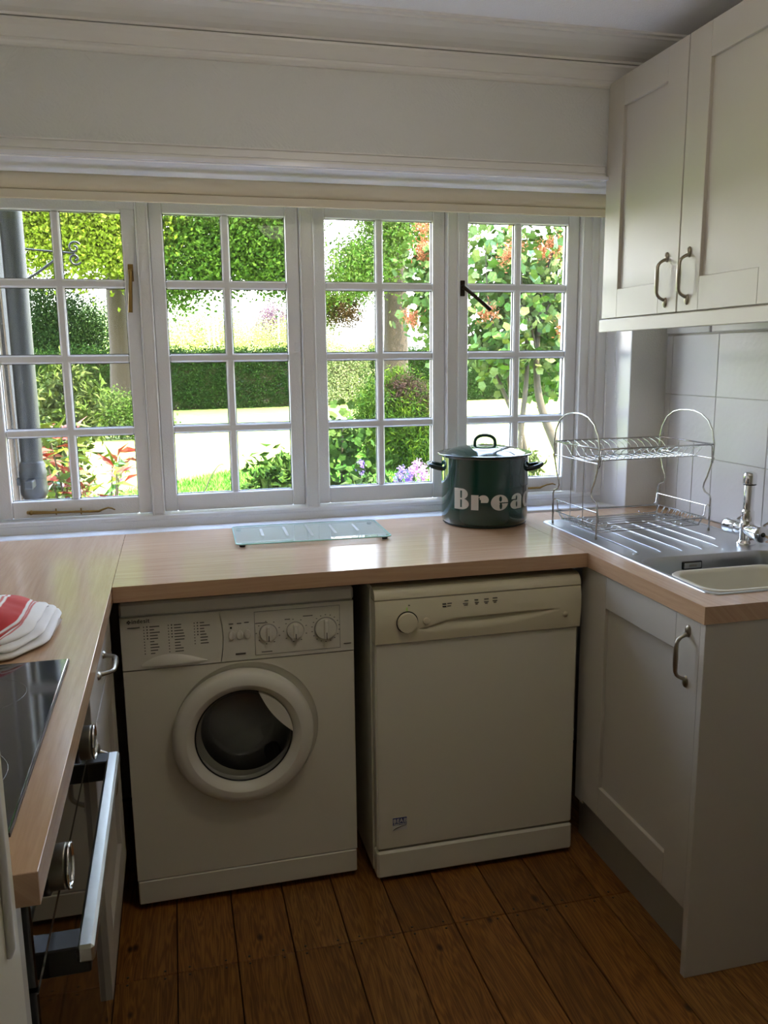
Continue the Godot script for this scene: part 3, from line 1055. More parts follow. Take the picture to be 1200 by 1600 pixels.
	for q in [[0.343, 0.772, 0.032], [0.420, 0.776, 0.014], [0.468, 0.781, 0.026], [0.276, 0.776, 0.011], [0.296, 0.776, 0.012], [0.315, 0.777, 0.012], [0.357, 0.693, 0.028], [0.576, 0.695, 0.020], [0.026, 0.787, 0.030], [0.290, 0.6925, 0.026], [0.290, 0.6947, 0.026]]:
		tk.box(Vector3(q[0] - base.x, q[1], pz + 0.0005), Vector3(q[0] + q[2] - base.x, q[1] + 0.0022, pz + 0.0016), 0.0)
	var pr := obj("printed_marks", tk, M.print_grey, panel)
	pr.set_meta("kind", "stuff")
	# maker's lettering and its diamond
	lettering(drawer, "indesit", Vector3(0.036 - base.x, 0.8035, pz + 0.0002), 0.0135, M.print_grey)
	var di := MB.new()
	di.xf = Transform3D(Basis(Vector3(0, 0, 1), PI / 4), Vector3(0.030 - base.x, 0.8030, pz))
	for i in 2:
		for j in 2:
			di.box(Vector3(-0.0040 + 0.0043 * i, -0.0040 + 0.0043 * j, 0), Vector3(-0.0003 + 0.0043 * i, -0.0003 + 0.0043 * j, 0.0005), 0.0)
	obj("emblem", di, M.print_grey, drawer)

func build_dishwasher() -> void:
	var base := Vector3(0.945, 0.0, -0.31)
	var t := thing("dishwasher", "white dishwasher with a cream control panel and blue sticker, right of the washing machine", "dishwasher", base)
	var zf := -0.0103 - base.z
	var x0 := 0.6512 - base.x
	var x1 := 1.2397 - base.x
	obj("body", bx(Vector3(x0 - 0.004, 0.02, -0.29), Vector3(x1 + 0.004, 0.848, zf - 0.034), 0.003), M.enamel_white, t)
	obj("door", bx(Vector3(x0, 0.098, zf - 0.034), Vector3(x1, 0.7005, zf), 0.005), M.enamel_white, t)
	obj("plinth", bx(Vector3(x0 - 0.001, 0.0123, zf - 0.04), Vector3(x1 + 0.001, 0.0935, zf + 0.003), 0.006), M.enamel_white, t)
	for x in [x0 + 0.05, x1 - 0.05]:
		for z in [-0.24, zf - 0.06]:
			var ft := MB.new()
			ft.lathe([Vector2(0, 0.0), Vector2(0.02, 0.0), Vector2(0.02, 0.024), Vector2(0, 0.024)], 12, Vector3(x, 0, z))
			obj("foot", ft, M.rubber, t)
	# bowed control panel with a scooped hand hold
	var rows := []
	var nx := 120
	var ny := 44
	for i in ny + 1:
		var fy := float(i) / ny
		var y := lerpf(0.7015, 0.8195, fy)
		var row := []
		for j in nx + 1:
			var x := lerpf(x0 - 0.001, x1 + 0.001, float(j) / nx)
			var wx := x + base.x
			var z := zf + 0.008 + 0.006 * sin(PI * clampf(fy, 0.0, 1.0))
			# the scoop
			var f := (wx - 0.745) / (1.178 - 0.745)
			if f > 0.0 and f < 1.0:
				var up := lerpf(0.7515, 0.7570, smoothstep(0.12, 0.35, f)) + 0.002 * f
				var lowr := up - 0.036 * pow(sin(PI * pow(f, 0.75)), 0.8) - 0.002
				if f < 0.25:
					up = lerpf(lowr + 0.003, up, smoothstep(0.0, 0.25, f))
				if y > lowr and y < up:
					var s := (y - lowr) / maxf(up - lowr, 0.001)
					z -= 0.020 * s * s * (1.0 - smoothstep(0.93, 1.0, s)) * sin(PI * f)
			row.append(Vector3(x, y, z))
		rows.append(row)
	var pm := MB.new()
	pm.grid(rows)
	for e in 2:
		var sx = x0 - 0.001 if e == 0 else x1 + 0.001
		var side := []
		for i in ny + 1:
			side.append(Vector2(rows[i][0].z, rows[i][0].y))
		side.append(Vector2(zf - 0.034, 0.8195))
		side.append(Vector2(zf - 0.034, 0.7015))
		pm.prism(PackedVector2Array(side), Vector3(sx - (0.0 if e == 0 else 0.001), 0, 0), Vector3(0, 0, 1), Vector3(0, 1, 0), Vector3(0.001, 0, 0))
	pm.quad(Vector3(x0, 0.7015, zf - 0.034), Vector3(x1, 0.7015, zf - 0.034), Vector3(x1, 0.7015, zf + 0.008), Vector3(x0, 0.7015, zf + 0.008))
	pm.quad(Vector3(x0, 0.8195, zf + 0.008), Vector3(x1, 0.8195, zf + 0.008), Vector3(x1, 0.8195, zf - 0.034), Vector3(x0, 0.8195, zf - 0.034))
	var panel := obj("control_panel", pm, M.enamel_cream, t)
	# top edge that rolls back
	var tp := []
	for k in 9:
		var a := lerpf(0.0, PI / 2, k / 8.0)
		tp.append(Vector2(zf + 0.008 - 0.030 * (1.0 - cos(a)), 0.8225 + 0.031 * sin(a)))
	tp.append(Vector2(-0.29, 0.8535))
	tp.append(Vector2(-0.29, 0.8225))
	obj("top", profile_x(tp, x0 - 0.001, x1 + 0.001), M.enamel_cream, t)
	var pz := zf + 0.0125
	# programme dial
	var dm := MB.new()
	dm.lathe([Vector2(0.0275, -0.004), Vector2(0.0270, 0.010), Vector2(0.0255, 0.013), Vector2(0.0, 0.0135)], 40, Vector3(0.737 - base.x, 0.7585, pz), Vector3(0, 0, 1))
	var dl := obj("dial", dm, M.enamel_cream, panel)
	var dg := MB.new()
	dg.lathe([Vector2(0.0300, -0.002), Vector2(0.0300, 0.0018), Vector2(0.0270, 0.0018)], 40, Vector3(0.737 - base.x, 0.7585, pz), Vector3(0, 0, 1))
	obj("dial_gap", dg, M.shadow_gap, dl)
	obj("pointer_light", bx(Vector3(0.7355 - base.x, 0.7895, pz), Vector3(0.7375 - base.x, 0.799, pz + 0.0022), 0.0003), M.led_green, panel)
	var bm := MB.new()
	bm.lathe([Vector2(0.0095, -0.003), Vector2(0.0095, 0.004), Vector2(0.008, 0.0055), Vector2(0, 0.006)], 24, Vector3(0.790 - base.x, 0.758, pz), Vector3(0, 0, 1))
	obj("button", bm, M.enamel_cream, panel)
	var lk := MB.new()
	lk.lathe([Vector2(0.0085, -0.003), Vector2(0.0080, 0.0035), Vector2(0, 0.0045)], 20, Vector3(1.193 - base.x, 0.7415, pz - 0.001), Vector3(0, 0, 1))
	obj("lock_button", lk, M.enamel_cream, panel)
	var ld := MB.new()
	for y in [0.7985, 0.7915]:
		ld.box(Vector3(0.8355 - base.x, y, pz - 0.003), Vector3(0.8455 - base.x, y + 0.0028, pz + 0.0015), 0.0004)
	obj("indicator_slots", ld, M.black, panel)
	var tk := MB.new()
	for q in [[0.849, 0.7995, 0.012], [0.849, 0.7925, 0.010], [0.898, 0.803, 0.010], [0.893, 0.7955, 0.014], [0.896, 0.791, 0.010], [0.926, 0.803, 0.010], [0.927, 0.7955, 0.011], [0.929, 0.791, 0.006], [0.954, 0.803, 0.012], [0.953, 0.7955, 0.013], [0.956, 0.791, 0.007], [0.978, 0.804, 0.013], [0.978, 0.7965, 0.013], [0.981, 0.792, 0.007], [0.782, 0.774, 0.015], [1.178, 0.757, 0.016], [0.741, 0.803, 0.004]]:
		tk.box(Vector3(q[0] - base.x, q[1], pz - 0.003), Vector3(q[0] + q[2] - base.x, q[1] + 0.002, pz + 0.0008), 0.0)
	obj("printed_marks", tk, M.print_grey, panel).set_meta("kind", "stuff")
	# approval sticker low on the door
	var sx := 0.695 - base.x
	var st := MB.new()
	st.box(Vector3(sx, 0.153, zf - 0.001), Vector3(sx + 0.042, 0.192, zf + 0.0004), 0.0)
	var so := obj("sticker", st, M.sticker_white, t)
	obj("blue_field", bx(Vector3(sx + 0.001, 0.1685, zf), Vector3(sx + 0.041, 0.191, zf + 0.0007), 0.0), M.sticker_blue, so)
	lettering(so, "BEAB", Vector3(sx + 0.0215, 0.1818, zf + 0.0008), 0.0160, M.sticker_white).mesh.horizontal_alignment = HORIZONTAL_ALIGNMENT_CENTER
	lettering(so, "Approved", Vector3(sx + 0.0215, 0.1722, zf + 0.0008), 0.0080, M.sticker_white).mesh.horizontal_alignment = HORIZONTAL_ALIGNMENT_CENTER
	var sw := MB.new()
	sw.tube([Vector3(sx + 0.002, 0.155, zf + 0.0005), Vector3(sx + 0.012, 0.160, zf + 0.0005), Vector3(sx + 0.026, 0.1645, zf + 0.0005), Vector3(sx + 0.040, 0.1665, zf + 0.0005)], [0.0009, 0.0012, 0.001, 0.0006], 6)
	obj("swoosh", sw, M.print_grey, so)

func build_oven_and_hob() -> void:
	var base := Vector3(-0.32, 0, 0.80)
	var t := thing("oven", "black glass built-in oven with steel-rimmed dials and a long pale bar handle, under the hob", "oven", base)
	obj("body", bx(Vector3(-0.60, 0.09, 0.508) - base, Vector3(-0.050, 0.866, 1.106) - base, 0.001), M.plastic_dark, t)
	obj("control_panel", bx(Vector3(-0.050, 0.722, 0.506) - base, Vector3(-0.024, 0.866, 1.108) - base, 0.002), M.oven_glass, t)
	var d := obj("door", bx(Vector3(-0.046, 0.125, 0.506) - base, Vector3(-0.024, 0.716, 1.108) - base, 0.002), M.oven_glass, t)
	obj("plinth", bx(Vector3(-0.075, 0.0, 0.505) - base, Vector3(-0.058, 0.12, 1.11) - base, 0.001), M.plinth_paint, t)
	var hm := MB.new()
	hm.box(Vector3(0.010, 0.690, 0.478) - base, Vector3(0.032, 0.715, 1.036) - base, 0.004)
	var h := obj("handle", hm, M.handle_alloy, d)
	for z in [0.495, 1.012]:
		obj("bracket", bx(Vector3(-0.026, 0.674, z - 0.020) - base, Vector3(0.026, 0.7125, z + 0.020) - base, 0.002), M.plastic_dark, d)
	for z in [0.615, 0.985]:
		var k := MB.new()
		k.lathe([Vector2(0.0290, 0.0), Vector2(0.0290, 0.022), Vector2(0.0280, 0.0265), Vector2(0.0, 0.027)], 40, Vector3(-0.024, 0.800, z) - base, Vector3(1, 0, 0))
		var ko := obj("dial", k, M.dial_steel, t)
		var kr := MB.new()
		kr.lathe([Vector2(0.0280, 0.0258), Vector2(0.0297, 0.0265), Vector2(0.0297, 0.0295), Vector2(0.0275, 0.0300), Vector2(0.0265, 0.0270)], 40, Vector3(-0.024, 0.800, z) - base, Vector3(1, 0, 0))
		obj("rim", kr, M.chrome, ko)
		var ks := MB.new()
		ks.lathe([Vector2(0.034, 0.0), Vector2(0.034, 0.004), Vector2(0.029, 0.005)], 40, Vector3(-0.024, 0.800, z) - base, Vector3(1, 0, 0))
		obj("collar", ks, M.black, ko)
	# hob
	base = Vector3(-0.30, H, 0.80)
	var hob := thing("hob", "black ceramic glass hob set into the left worktop", "hob", base)
	obj("glass", bx(Vector3(-0.555, H + 0.0006, 0.507) - base, Vector3(-0.0425, H + 0.0062, 1.092) - base, 0.0012), M.hob_glass, hob)
	for x in [-0.0425, -0.5570]:
		obj("trim_strip", bx(Vector3(x, H, 0.506) - base, Vector3(x + 0.002, H + 0.0055, 1.093) - base, 0.0005), M.dark_bronze, hob)
	for q in [[-0.165, 0.655, 0.075], [-0.165, 0.94, 0.095], [-0.42, 0.655, 0.095], [-0.42, 0.94, 0.075]]:
		var rm := MB.new()
		rm.lathe([Vector2(q[2], -0.0005), Vector2(q[2], 0.0001), Vector2(q[2] - 0.0008, 0.0001)], 64, Vector3(q[0], H + 0.0062, q[1]) - base)
		obj("cooking_ring", rm, M.hob_ring, hob)

# ------------------------------------------------------------------ things on the worktop
func rr_ring(c: Vector3, hx: float, hz: float, r: float, seg := 8) -> Array:
	var ring := []
	for q in [[1, 1, 0.0], [-1, 1, PI / 2], [-1, -1, PI], [1, -1, 3 * PI / 2]]:
		for k in seg + 1:
			var a: float = q[2] + PI / 2 * k / seg
			ring.append(c + Vector3(q[0] * (hx - r) + cos(a) * r, 0, q[1] * (hz - r) + sin(a) * r))
	return ring

func build_sink() -> void:
	var base := Vector3(1.56, H, 0.0)
	var t := thing("sink", "stainless steel sink with ribbed drainer set into the right worktop", "sink", base)
	# pressed plate: rim and drainer with a hole for the basin
	var s := MB.new()
	var c := Vector3(1.561, 0, 0.0035) - Vector3(base.x, 0, base.z)
	var rim := []
	for q in [[0.2390, 0.4580, 0.030, 0.0002], [0.2385, 0.4575, 0.030, 0.0022], [0.2350, 0.4540, 0.028, 0.0030], [0.2280, 0.4470, 0.024, 0.0024], [0.2240, 0.4430, 0.022, 0.0008]]:
		rim.append(rr_ring(c + Vector3(0, q[3], 0), q[0], q[1], q[2]))
	s.grid(rim, true)
	# floor of the drainer, recessed a little, and the strips round the basin
	var bc := Vector3(1.5480, 0, 0.2800) - Vector3(base.x, 0, base.z)
	var bhx := 0.2170
	var bhz := 0.1740
	var hole := rr_ring(bc + Vector3(0, 0.0010, 0), bhx, bhz, 0.060)
	var outer := []
	var lo := Vector2(c.x - 0.2245, c.z - 0.4435)
	var hi := Vector2(c.x + 0.2245, c.z + 0.4435)
	for p in hole:
		var d := Vector2(p.x - bc.x, p.z - bc.z)
		var k := 1e9
		if absf(d.x) > 1e-6:
			k = minf(k, ((hi.x if d.x > 0 else lo.x) - bc.x) / d.x)
		if absf(d.y) > 1e-6:
			k = minf(k, ((hi.y if d.y > 0 else bc.z - 0.185) - bc.z) / d.y)
		outer.append(Vector3(bc.x + d.x * k, 0.0010, bc.z + d.y * k))
	for k in hole.size():
		var j := (k + 1) % hole.size()
		var p0: Vector3 = outer[k]
		var p1: Vector3 = outer[j]
		if absf(p0.x - p1.x) > 1e-4 and absf(p0.z - p1.z) > 1e-4:
			# the fan turns a corner of the plate here
			var cr0 := Vector3(lo.x if p0.x < bc.x else hi.x, 0.0010, (bc.z - 0.185) if p0.z < bc.z else hi.y)
			s.poly([hole[k], hole[j], p1, cr0, p0], Vector3.UP)
		else:
			s.poly([hole[k], hole[j], p1, p0], Vector3.UP)
	for q in [[lo.x, hi.x]]:
		s.poly([Vector3(lo.x, 0.0010, bc.z - 0.185), Vector3(hi.x, 0.0010, bc.z - 0.185), Vector3(hi.x, 0.0010, lo.y), Vector3(lo.x, 0.0010, lo.y)], Vector3.UP)
	obj("drainer", s, M.steel, t)
	var b := MB.new()
	var rings := []
	for q in [[0.0, 0.0010, 0.060], [0.004, -0.003, 0.058], [0.007, -0.020, 0.058], [0.012, -0.130, 0.058], [0.022, -0.150, 0.055], [0.045, -0.158, 0.050], [0.120, -0.160, 0.040]]:
		rings.append(rr_ring(bc + Vector3(0, q[1], 0), bhx - q[0], bhz - q[0], minf(q[2], bhz - q[0] - 0.001)))
	b.grid(rings, true)
	b.poly(rings[rings.size() - 1], Vector3.UP)
	obj("basin", b, M.steel, t)
	var rb := MB.new()
	for k in 6:
		var x: float = [1.388, 1.452, 1.516, 1.580, 1.640, 1.696][k] - base.x
		var z0 := -0.36
		var z1: float = [0.035, 0.050, 0.055, 0.052, 0.04, -0.05][k]
		rb.tube([Vector3(x, 0.0005, z0), Vector3(x, 0.0022, z0 + 0.02), Vector3(x, 0.0024, z1 - 0.02), Vector3(x, 0.0005, z1)], 0.0019, 8)
	obj("drainer_rib", rb, M.steel, t)
	var of := MB.new()
	of.box(Vector3(1.478, -0.036, 0.1095) - Vector3(base.x, 0, base.z), Vector3(1.538, -0.014, 0.118) - Vector3(base.x, 0, base.z), 0.004)
	var oo := obj("overflow", of, M.black, t)
	obj("overflow_plate", bx(Vector3(1.4815, -0.033, 0.112) - Vector3(base.x, 0, base.z), Vector3(1.5345, -0.017, 0.1192) - Vector3(base.x, 0, base.z), 0.003), M.steel, oo)
	obj("slot", bx(Vector3(1.496, -0.028, 0.117) - Vector3(base.x, 0, base.z), Vector3(1.520, -0.022, 0.1196) - Vector3(base.x, 0, base.z), 0.001), M.plastic_grey, oo)
	var pg := MB.new()
	pg.lathe([Vector2(0.0085, 0.0), Vector2(0.0085, 0.0022), Vector2(0, 0.003)], 20, Vector3(1.372, 0.001, 0.055) - Vector3(base.x, 0, base.z))
	obj("hole_plug", pg, M.steel, t)

	# washing-up bowl in the basin
	base = Vector3(1.4935, H - 0.157, 0.3480)
	var w := thing("washing_up_bowl", "cream plastic washing-up bowl sitting in the sink basin", "bowl", base)
	var m := MB.new()
	var shell := []
	for q in [[0.125, 0.000, 0.035], [0.132, 0.004, 0.040], [0.148, 0.152, 0.048], [0.1590, 0.1545, 0.052], [0.1600, 0.1580, 0.052], [0.1570, 0.1605, 0.050], [0.1470, 0.1590, 0.047], [0.1440, 0.152, 0.046], [0.1270, 0.008, 0.040], [0.115, 0.003, 0.034]]:
		shell.append(rr_ring(Vector3(0, q[1], 0), q[0], q[0] - 0.062, minf(q[2], q[0] - 0.064)))
	m.grid(shell, true)
	m.poly(shell[0], Vector3.DOWN)
	m.poly(shell[shell.size() - 1], Vector3.UP)
	obj("bowl", m, M.wash_plastic, w)

	# tap
	base = Vector3(1.739, H + 0.003, 0.028)
	var tp := thing("tap", "chrome mixer tap with two lever knobs and a tall spout behind the sink", "tap", base)
	var bm := MB.new()
	bm.lathe([Vector2(0.0265, -0.002), Vector2(0.0265, 0.004), Vector2(0.0225, 0.007), Vector2(0.0200, 0.012), Vector2(0.0195, 0.055), Vector2(0.0175, 0.062), Vector2(0.0150, 0.068), Vector2(0.0148, 0.075), Vector2(0.0, 0.075)], 32, Vector3.ZERO)
	obj("body", bm, M.chrome, tp)
	var sp := MB.new()
	sp.lathe([Vector2(0.0180, 0.066), Vector2(0.0180, 0.092), Vector2(0.0155, 0.095), Vector2(0.0145, 0.100), Vector2(0.0145, 0.178), Vector2(0.0, 0.178)], 28, Vector3.ZERO)
	var spout := obj("spout", sp, M.chrome, tp)
	var cp := MB.new()
	cp.lathe([Vector2(0.0170, 0.171), Vector2(0.0188, 0.174), Vector2(0.0190, 0.194), Vector2(0.0170, 0.202), Vector2(0.0100, 0.2065), Vector2(0.0, 0.207)], 28, Vector3.ZERO)
	obj("cap", cp, M.chrome, spout)
	var cr := MB.new()
	cr.lathe([Vector2(0.0150, 0.168), Vector2(0.0176, 0.169), Vector2(0.0176, 0.173), Vector2(0.0150, 0.174)], 28, Vector3.ZERO)
	obj("cap_ring", cr, M.plastic_dark, spout)
	# side valves run along the wall, each with a knob
	for e in [-1.0, 1.0]:
		var ax := Vector3(-0.10, 0.0, e).normalized()
		var va := MB.new()
		va.lathe([Vector2(0.0150, 0.0), Vector2(0.0175, 0.012), Vector2(0.0190, 0.030), Vector2(0.0190, 0.034), Vector2(0.0190, 0.034), Vector2(0.0215, 0.036), Vector2(0.0235, 0.072), Vector2(0.0215, 0.079), Vector2(0.0, 0.080)], 28, Vector3(0, 0.040, 0), ax)
		var vo := obj("valve", va, M.chrome, tp)
		var le := MB.new()
		var p := Vector3(0, 0.040, 0) + ax * 0.056
		le.tube([p + Vector3(0.010, 0.006, 0), p + Vector3(0.022, 0.020, 0), p + Vector3(0.034, 0.026, 0)], [0.007, 0.0065, 0.006], 10)
		obj("lever", le, M.chrome, vo)
		var dot := MB.new()
		dot.lathe([Vector2(0.0065, 0.0795), Vector2(0.0065, 0.0812), Vector2(0, 0.0815)], 20, Vector3(0, 0.040, 0), ax)
		obj("marker", dot, M.black, vo)

func build_dish_rack() -> void:
	var base := Vector3(1.5465, H + 0.0035, -0.284)
	var t := thing("dish_rack", "two-tier chrome wire dish rack with looped ends standing on the drainer", "dish rack", base, deg_to_rad(2.5))
	var wm = M.wire_chrome
	var L := 0.1955
	var prof := [[0.134, 0.0], [0.136, 0.05], [0.135, 0.098], [0.128, 0.108], [0.106, 0.116], [0.098, 0.128], [0.101, 0.142], [0.114, 0.165], [0.128, 0.200], [0.136, 0.235], [0.137, 0.268], [0.127, 0.303], [0.104, 0.334], [0.070, 0.353], [0.035, 0.3605], [0.0, 0.362]]
	for e in [-1.0, 1.0]:
		var pts := []
		for q in prof:
			pts.append(Vector3(e * L, q[1], q[0]))
		for k in range(prof.size() - 2, -1, -1):
			pts.append(Vector3(e * L, prof[k][1], -prof[k][0]))
		var m := MB.new()
		m.tube(pts, 0.0026, 8)
		obj("end_loop", m, wm, t)
		for z in [-0.134, 0.134]:
			var fm := MB.new()
			fm.lathe([Vector2(0, 0.0), Vector2(0.0036, 0.001), Vector2(0.0036, 0.010), Vector2(0, 0.011)], 8, Vector3(e * L, -0.0025, z))
			obj("foot", fm, M.plastic_grey, t)
		# two upright wires of the end, from tray to shelf
		for z in [-0.030, 0.045]:
			var u := MB.new()
			u.tube([Vector3(e * (L - 0.004), 0.028, z), Vector3(e * (L - 0.004), 0.262, z)], 0.0014, 6)
			obj("upright", u, wm, t)
	# upper shelf: outer rectangle, hooks, lower rectangle and slanting plate wires
	var yt := 0.265
	var zt := 0.136
	var up := MB.new()
	up.tube([Vector3(-L, yt, -zt), Vector3(L, yt, -zt), Vector3(L, yt, zt), Vector3(-L, yt, zt)], 0.0026, 8, true)
	up.tube([Vector3(-L, 0.222, -0.062), Vector3(L, 0.222, -0.062)], 0.0018, 6)
	up.tube([Vector3(-L, 0.222, 0.062), Vector3(L, 0.222, 0.062)], 0.0018, 6)
	for e in [-1.0, 1.0]:
		up.tube([Vector3(e * L, 0.222, -0.132), Vector3(e * L, 0.222, 0.132)], 0.0018, 6)
		for z in [-zt, zt]:
			up.tube([Vector3(e * (L - 0.016), yt, z), Vector3(e * (L - 0.006), yt - 0.006, z), Vector3(e * (L - 0.004), yt - 0.045, z), Vector3(e * (L - 0.0005), yt - 0.056, z * 0.99), Vector3(e * (L + 0.003), yt - 0.04, z)], 0.0022, 6)
	var shelf := obj("upper_shelf", up, wm, t)
	for k in 15:
		var x := lerpf(-L + 0.02, L - 0.02, k / 14.0)
		var m := MB.new()
		m.tube([Vector3(x, yt, -zt), Vector3(x + 0.004, yt - 0.012, -0.10), Vector3(x + 0.006, 0.222, -0.062), Vector3(x + 0.006, 0.219, 0.0), Vector3(x + 0.006, 0.222, 0.062), Vector3(x + 0.004, yt - 0.012, 0.10), Vector3(x, yt, zt)], 0.0014, 6)
		obj("plate_wire", m, wm, shelf)
	# lower tray with raised ends
	var lw := MB.new()
	var zl := 0.125
	lw.tube([Vector3(-L + 0.006, 0.038, -zl), Vector3(L - 0.006, 0.038, -zl), Vector3(L - 0.006, 0.038, zl), Vector3(-L + 0.006, 0.038, zl)], 0.0022, 8, true)
	lw.tube([Vector3(-L + 0.02, 0.014, -zl + 0.012), Vector3(L - 0.02, 0.014, -zl + 0.012), Vector3(L - 0.02, 0.014, zl - 0.012), Vector3(-L + 0.02, 0.014, zl - 0.012)], 0.0018, 6, true)
	for e in [-1.0, 1.0]:
		for z in [-zl, zl]:
			lw.tube([Vector3(e * (L - 0.025), 0.040, z), Vector3(e * (L - 0.012), 0.046, z), Vector3(e * (L - 0.009), 0.074, z), Vector3(e * (L - 0.004), 0.080, z * 1.03), Vector3(e * L, 0.074, z * 1.07), Vector3(e * (L - 0.001), 0.030, z * 1.07)], 0.0022, 6)
		lw.tube([Vector3(e * (L - 0.006), 0.076, -zl), Vector3(e * (L - 0.006), 0.076, zl)], 0.0018, 6)
	var tray := obj("lower_tray", lw, wm, t)
	for k in 8:
		var z := lerpf(-zl + 0.015, zl - 0.015, k / 7.0)
		var m := MB.new()
		m.tube([Vector3(-L + 0.010, 0.036, z), Vector3(-L + 0.022, 0.014, z), Vector3(L - 0.022, 0.014, z), Vector3(L - 0.010, 0.036, z)], 0.0013, 6)
		obj("tray_wire", m, wm, tray)
	for e in [-1.0, 1.0]:
		for k in 9:
			var z := lerpf(-zl + 0.012, zl - 0.012, k / 8.0)
			var m := MB.new()
			m.tube([Vector3(e * (L - 0.006), 0.038, z), Vector3(e * (L - 0.020), 0.016, z), Vector3(e * (L - 0.075), 0.0125, z), Vector3(e * (L - 0.085), 0.022, z)], 0.0013, 6)
			obj("cup_wire", m, wm, tray)

# fat display letters, drawn from simple shapes: returns whether (x, y) is inked
func ell(x: float, y: float, cx: float, cy: float, rx: float, ry: float) -> bool:
	return pow((x - cx) / rx, 2.0) + pow((y - cy) / ry, 2.0) <= 1.0

func rec(x: float, y: float, x0: float, x1: float, y0: float, y1: float) -> bool:
	return x >= x0 and x <= x1 and y >= y0 and y <= y1

func inked(ch: int, x: float, y: float) -> bool:
	match ch:
		0: # B
			var on := rec(x, y, 0, 0.42, 0, 1) or (x > 0.40 and (ell(x, y, 0.46, 0.745, 0.34, 0.255) or ell(x, y, 0.46, 0.265, 0.40, 0.265)))
			return on and not rec(x, y, 0.37, 0.47, 0.10, 0.47) and not rec(x, y, 0.37, 0.47, 0.55, 0.90)
		1: # r
			var on := rec(x, y, 0, 0.38, 0, 0.72) or (ell(x, y, 0.62, 0.50, 0.27, 0.225) and y > 0.36)
			return on and not rec(x, y, 0.38, 0.44, 0.0, 0.60) and not (x > 0.38 and x < 0.50 and y < 0.50)
		2: # e
			var on := ell(x, y, 0.46, 0.36, 0.46, 0.375)
			return on and not ell(x, y, 0.50, 0.53, 0.075, 0.13) and not rec(x, y, 0.44, 1.0, 0.315, 0.365) and not ell(x, y, 0.52, 0.19, 0.075, 0.15)
		3: # a
			var on := ell(x, y, 0.34, 0.215, 0.34, 0.225) or rec(x, y, 0.44, 0.80, 0.0, 0.52) or (ell(x, y, 0.44, 0.50, 0.37, 0.235) and y > 0.42)
			return on and not ell(x, y, 0.41, 0.22, 0.055, 0.14) and not rec(x, y, 0.0, 0.40, 0.425, 0.475) and not ell(x, y, 0.40, 0.52, 0.05, 0.12)
		4: # d
			var on := ell(x, y, 0.38, 0.36, 0.38, 0.375) or rec(x, y, 0.46, 0.84, 0, 1)
			return on and not ell(x, y, 0.41, 0.36, 0.055, 0.25)
	return false

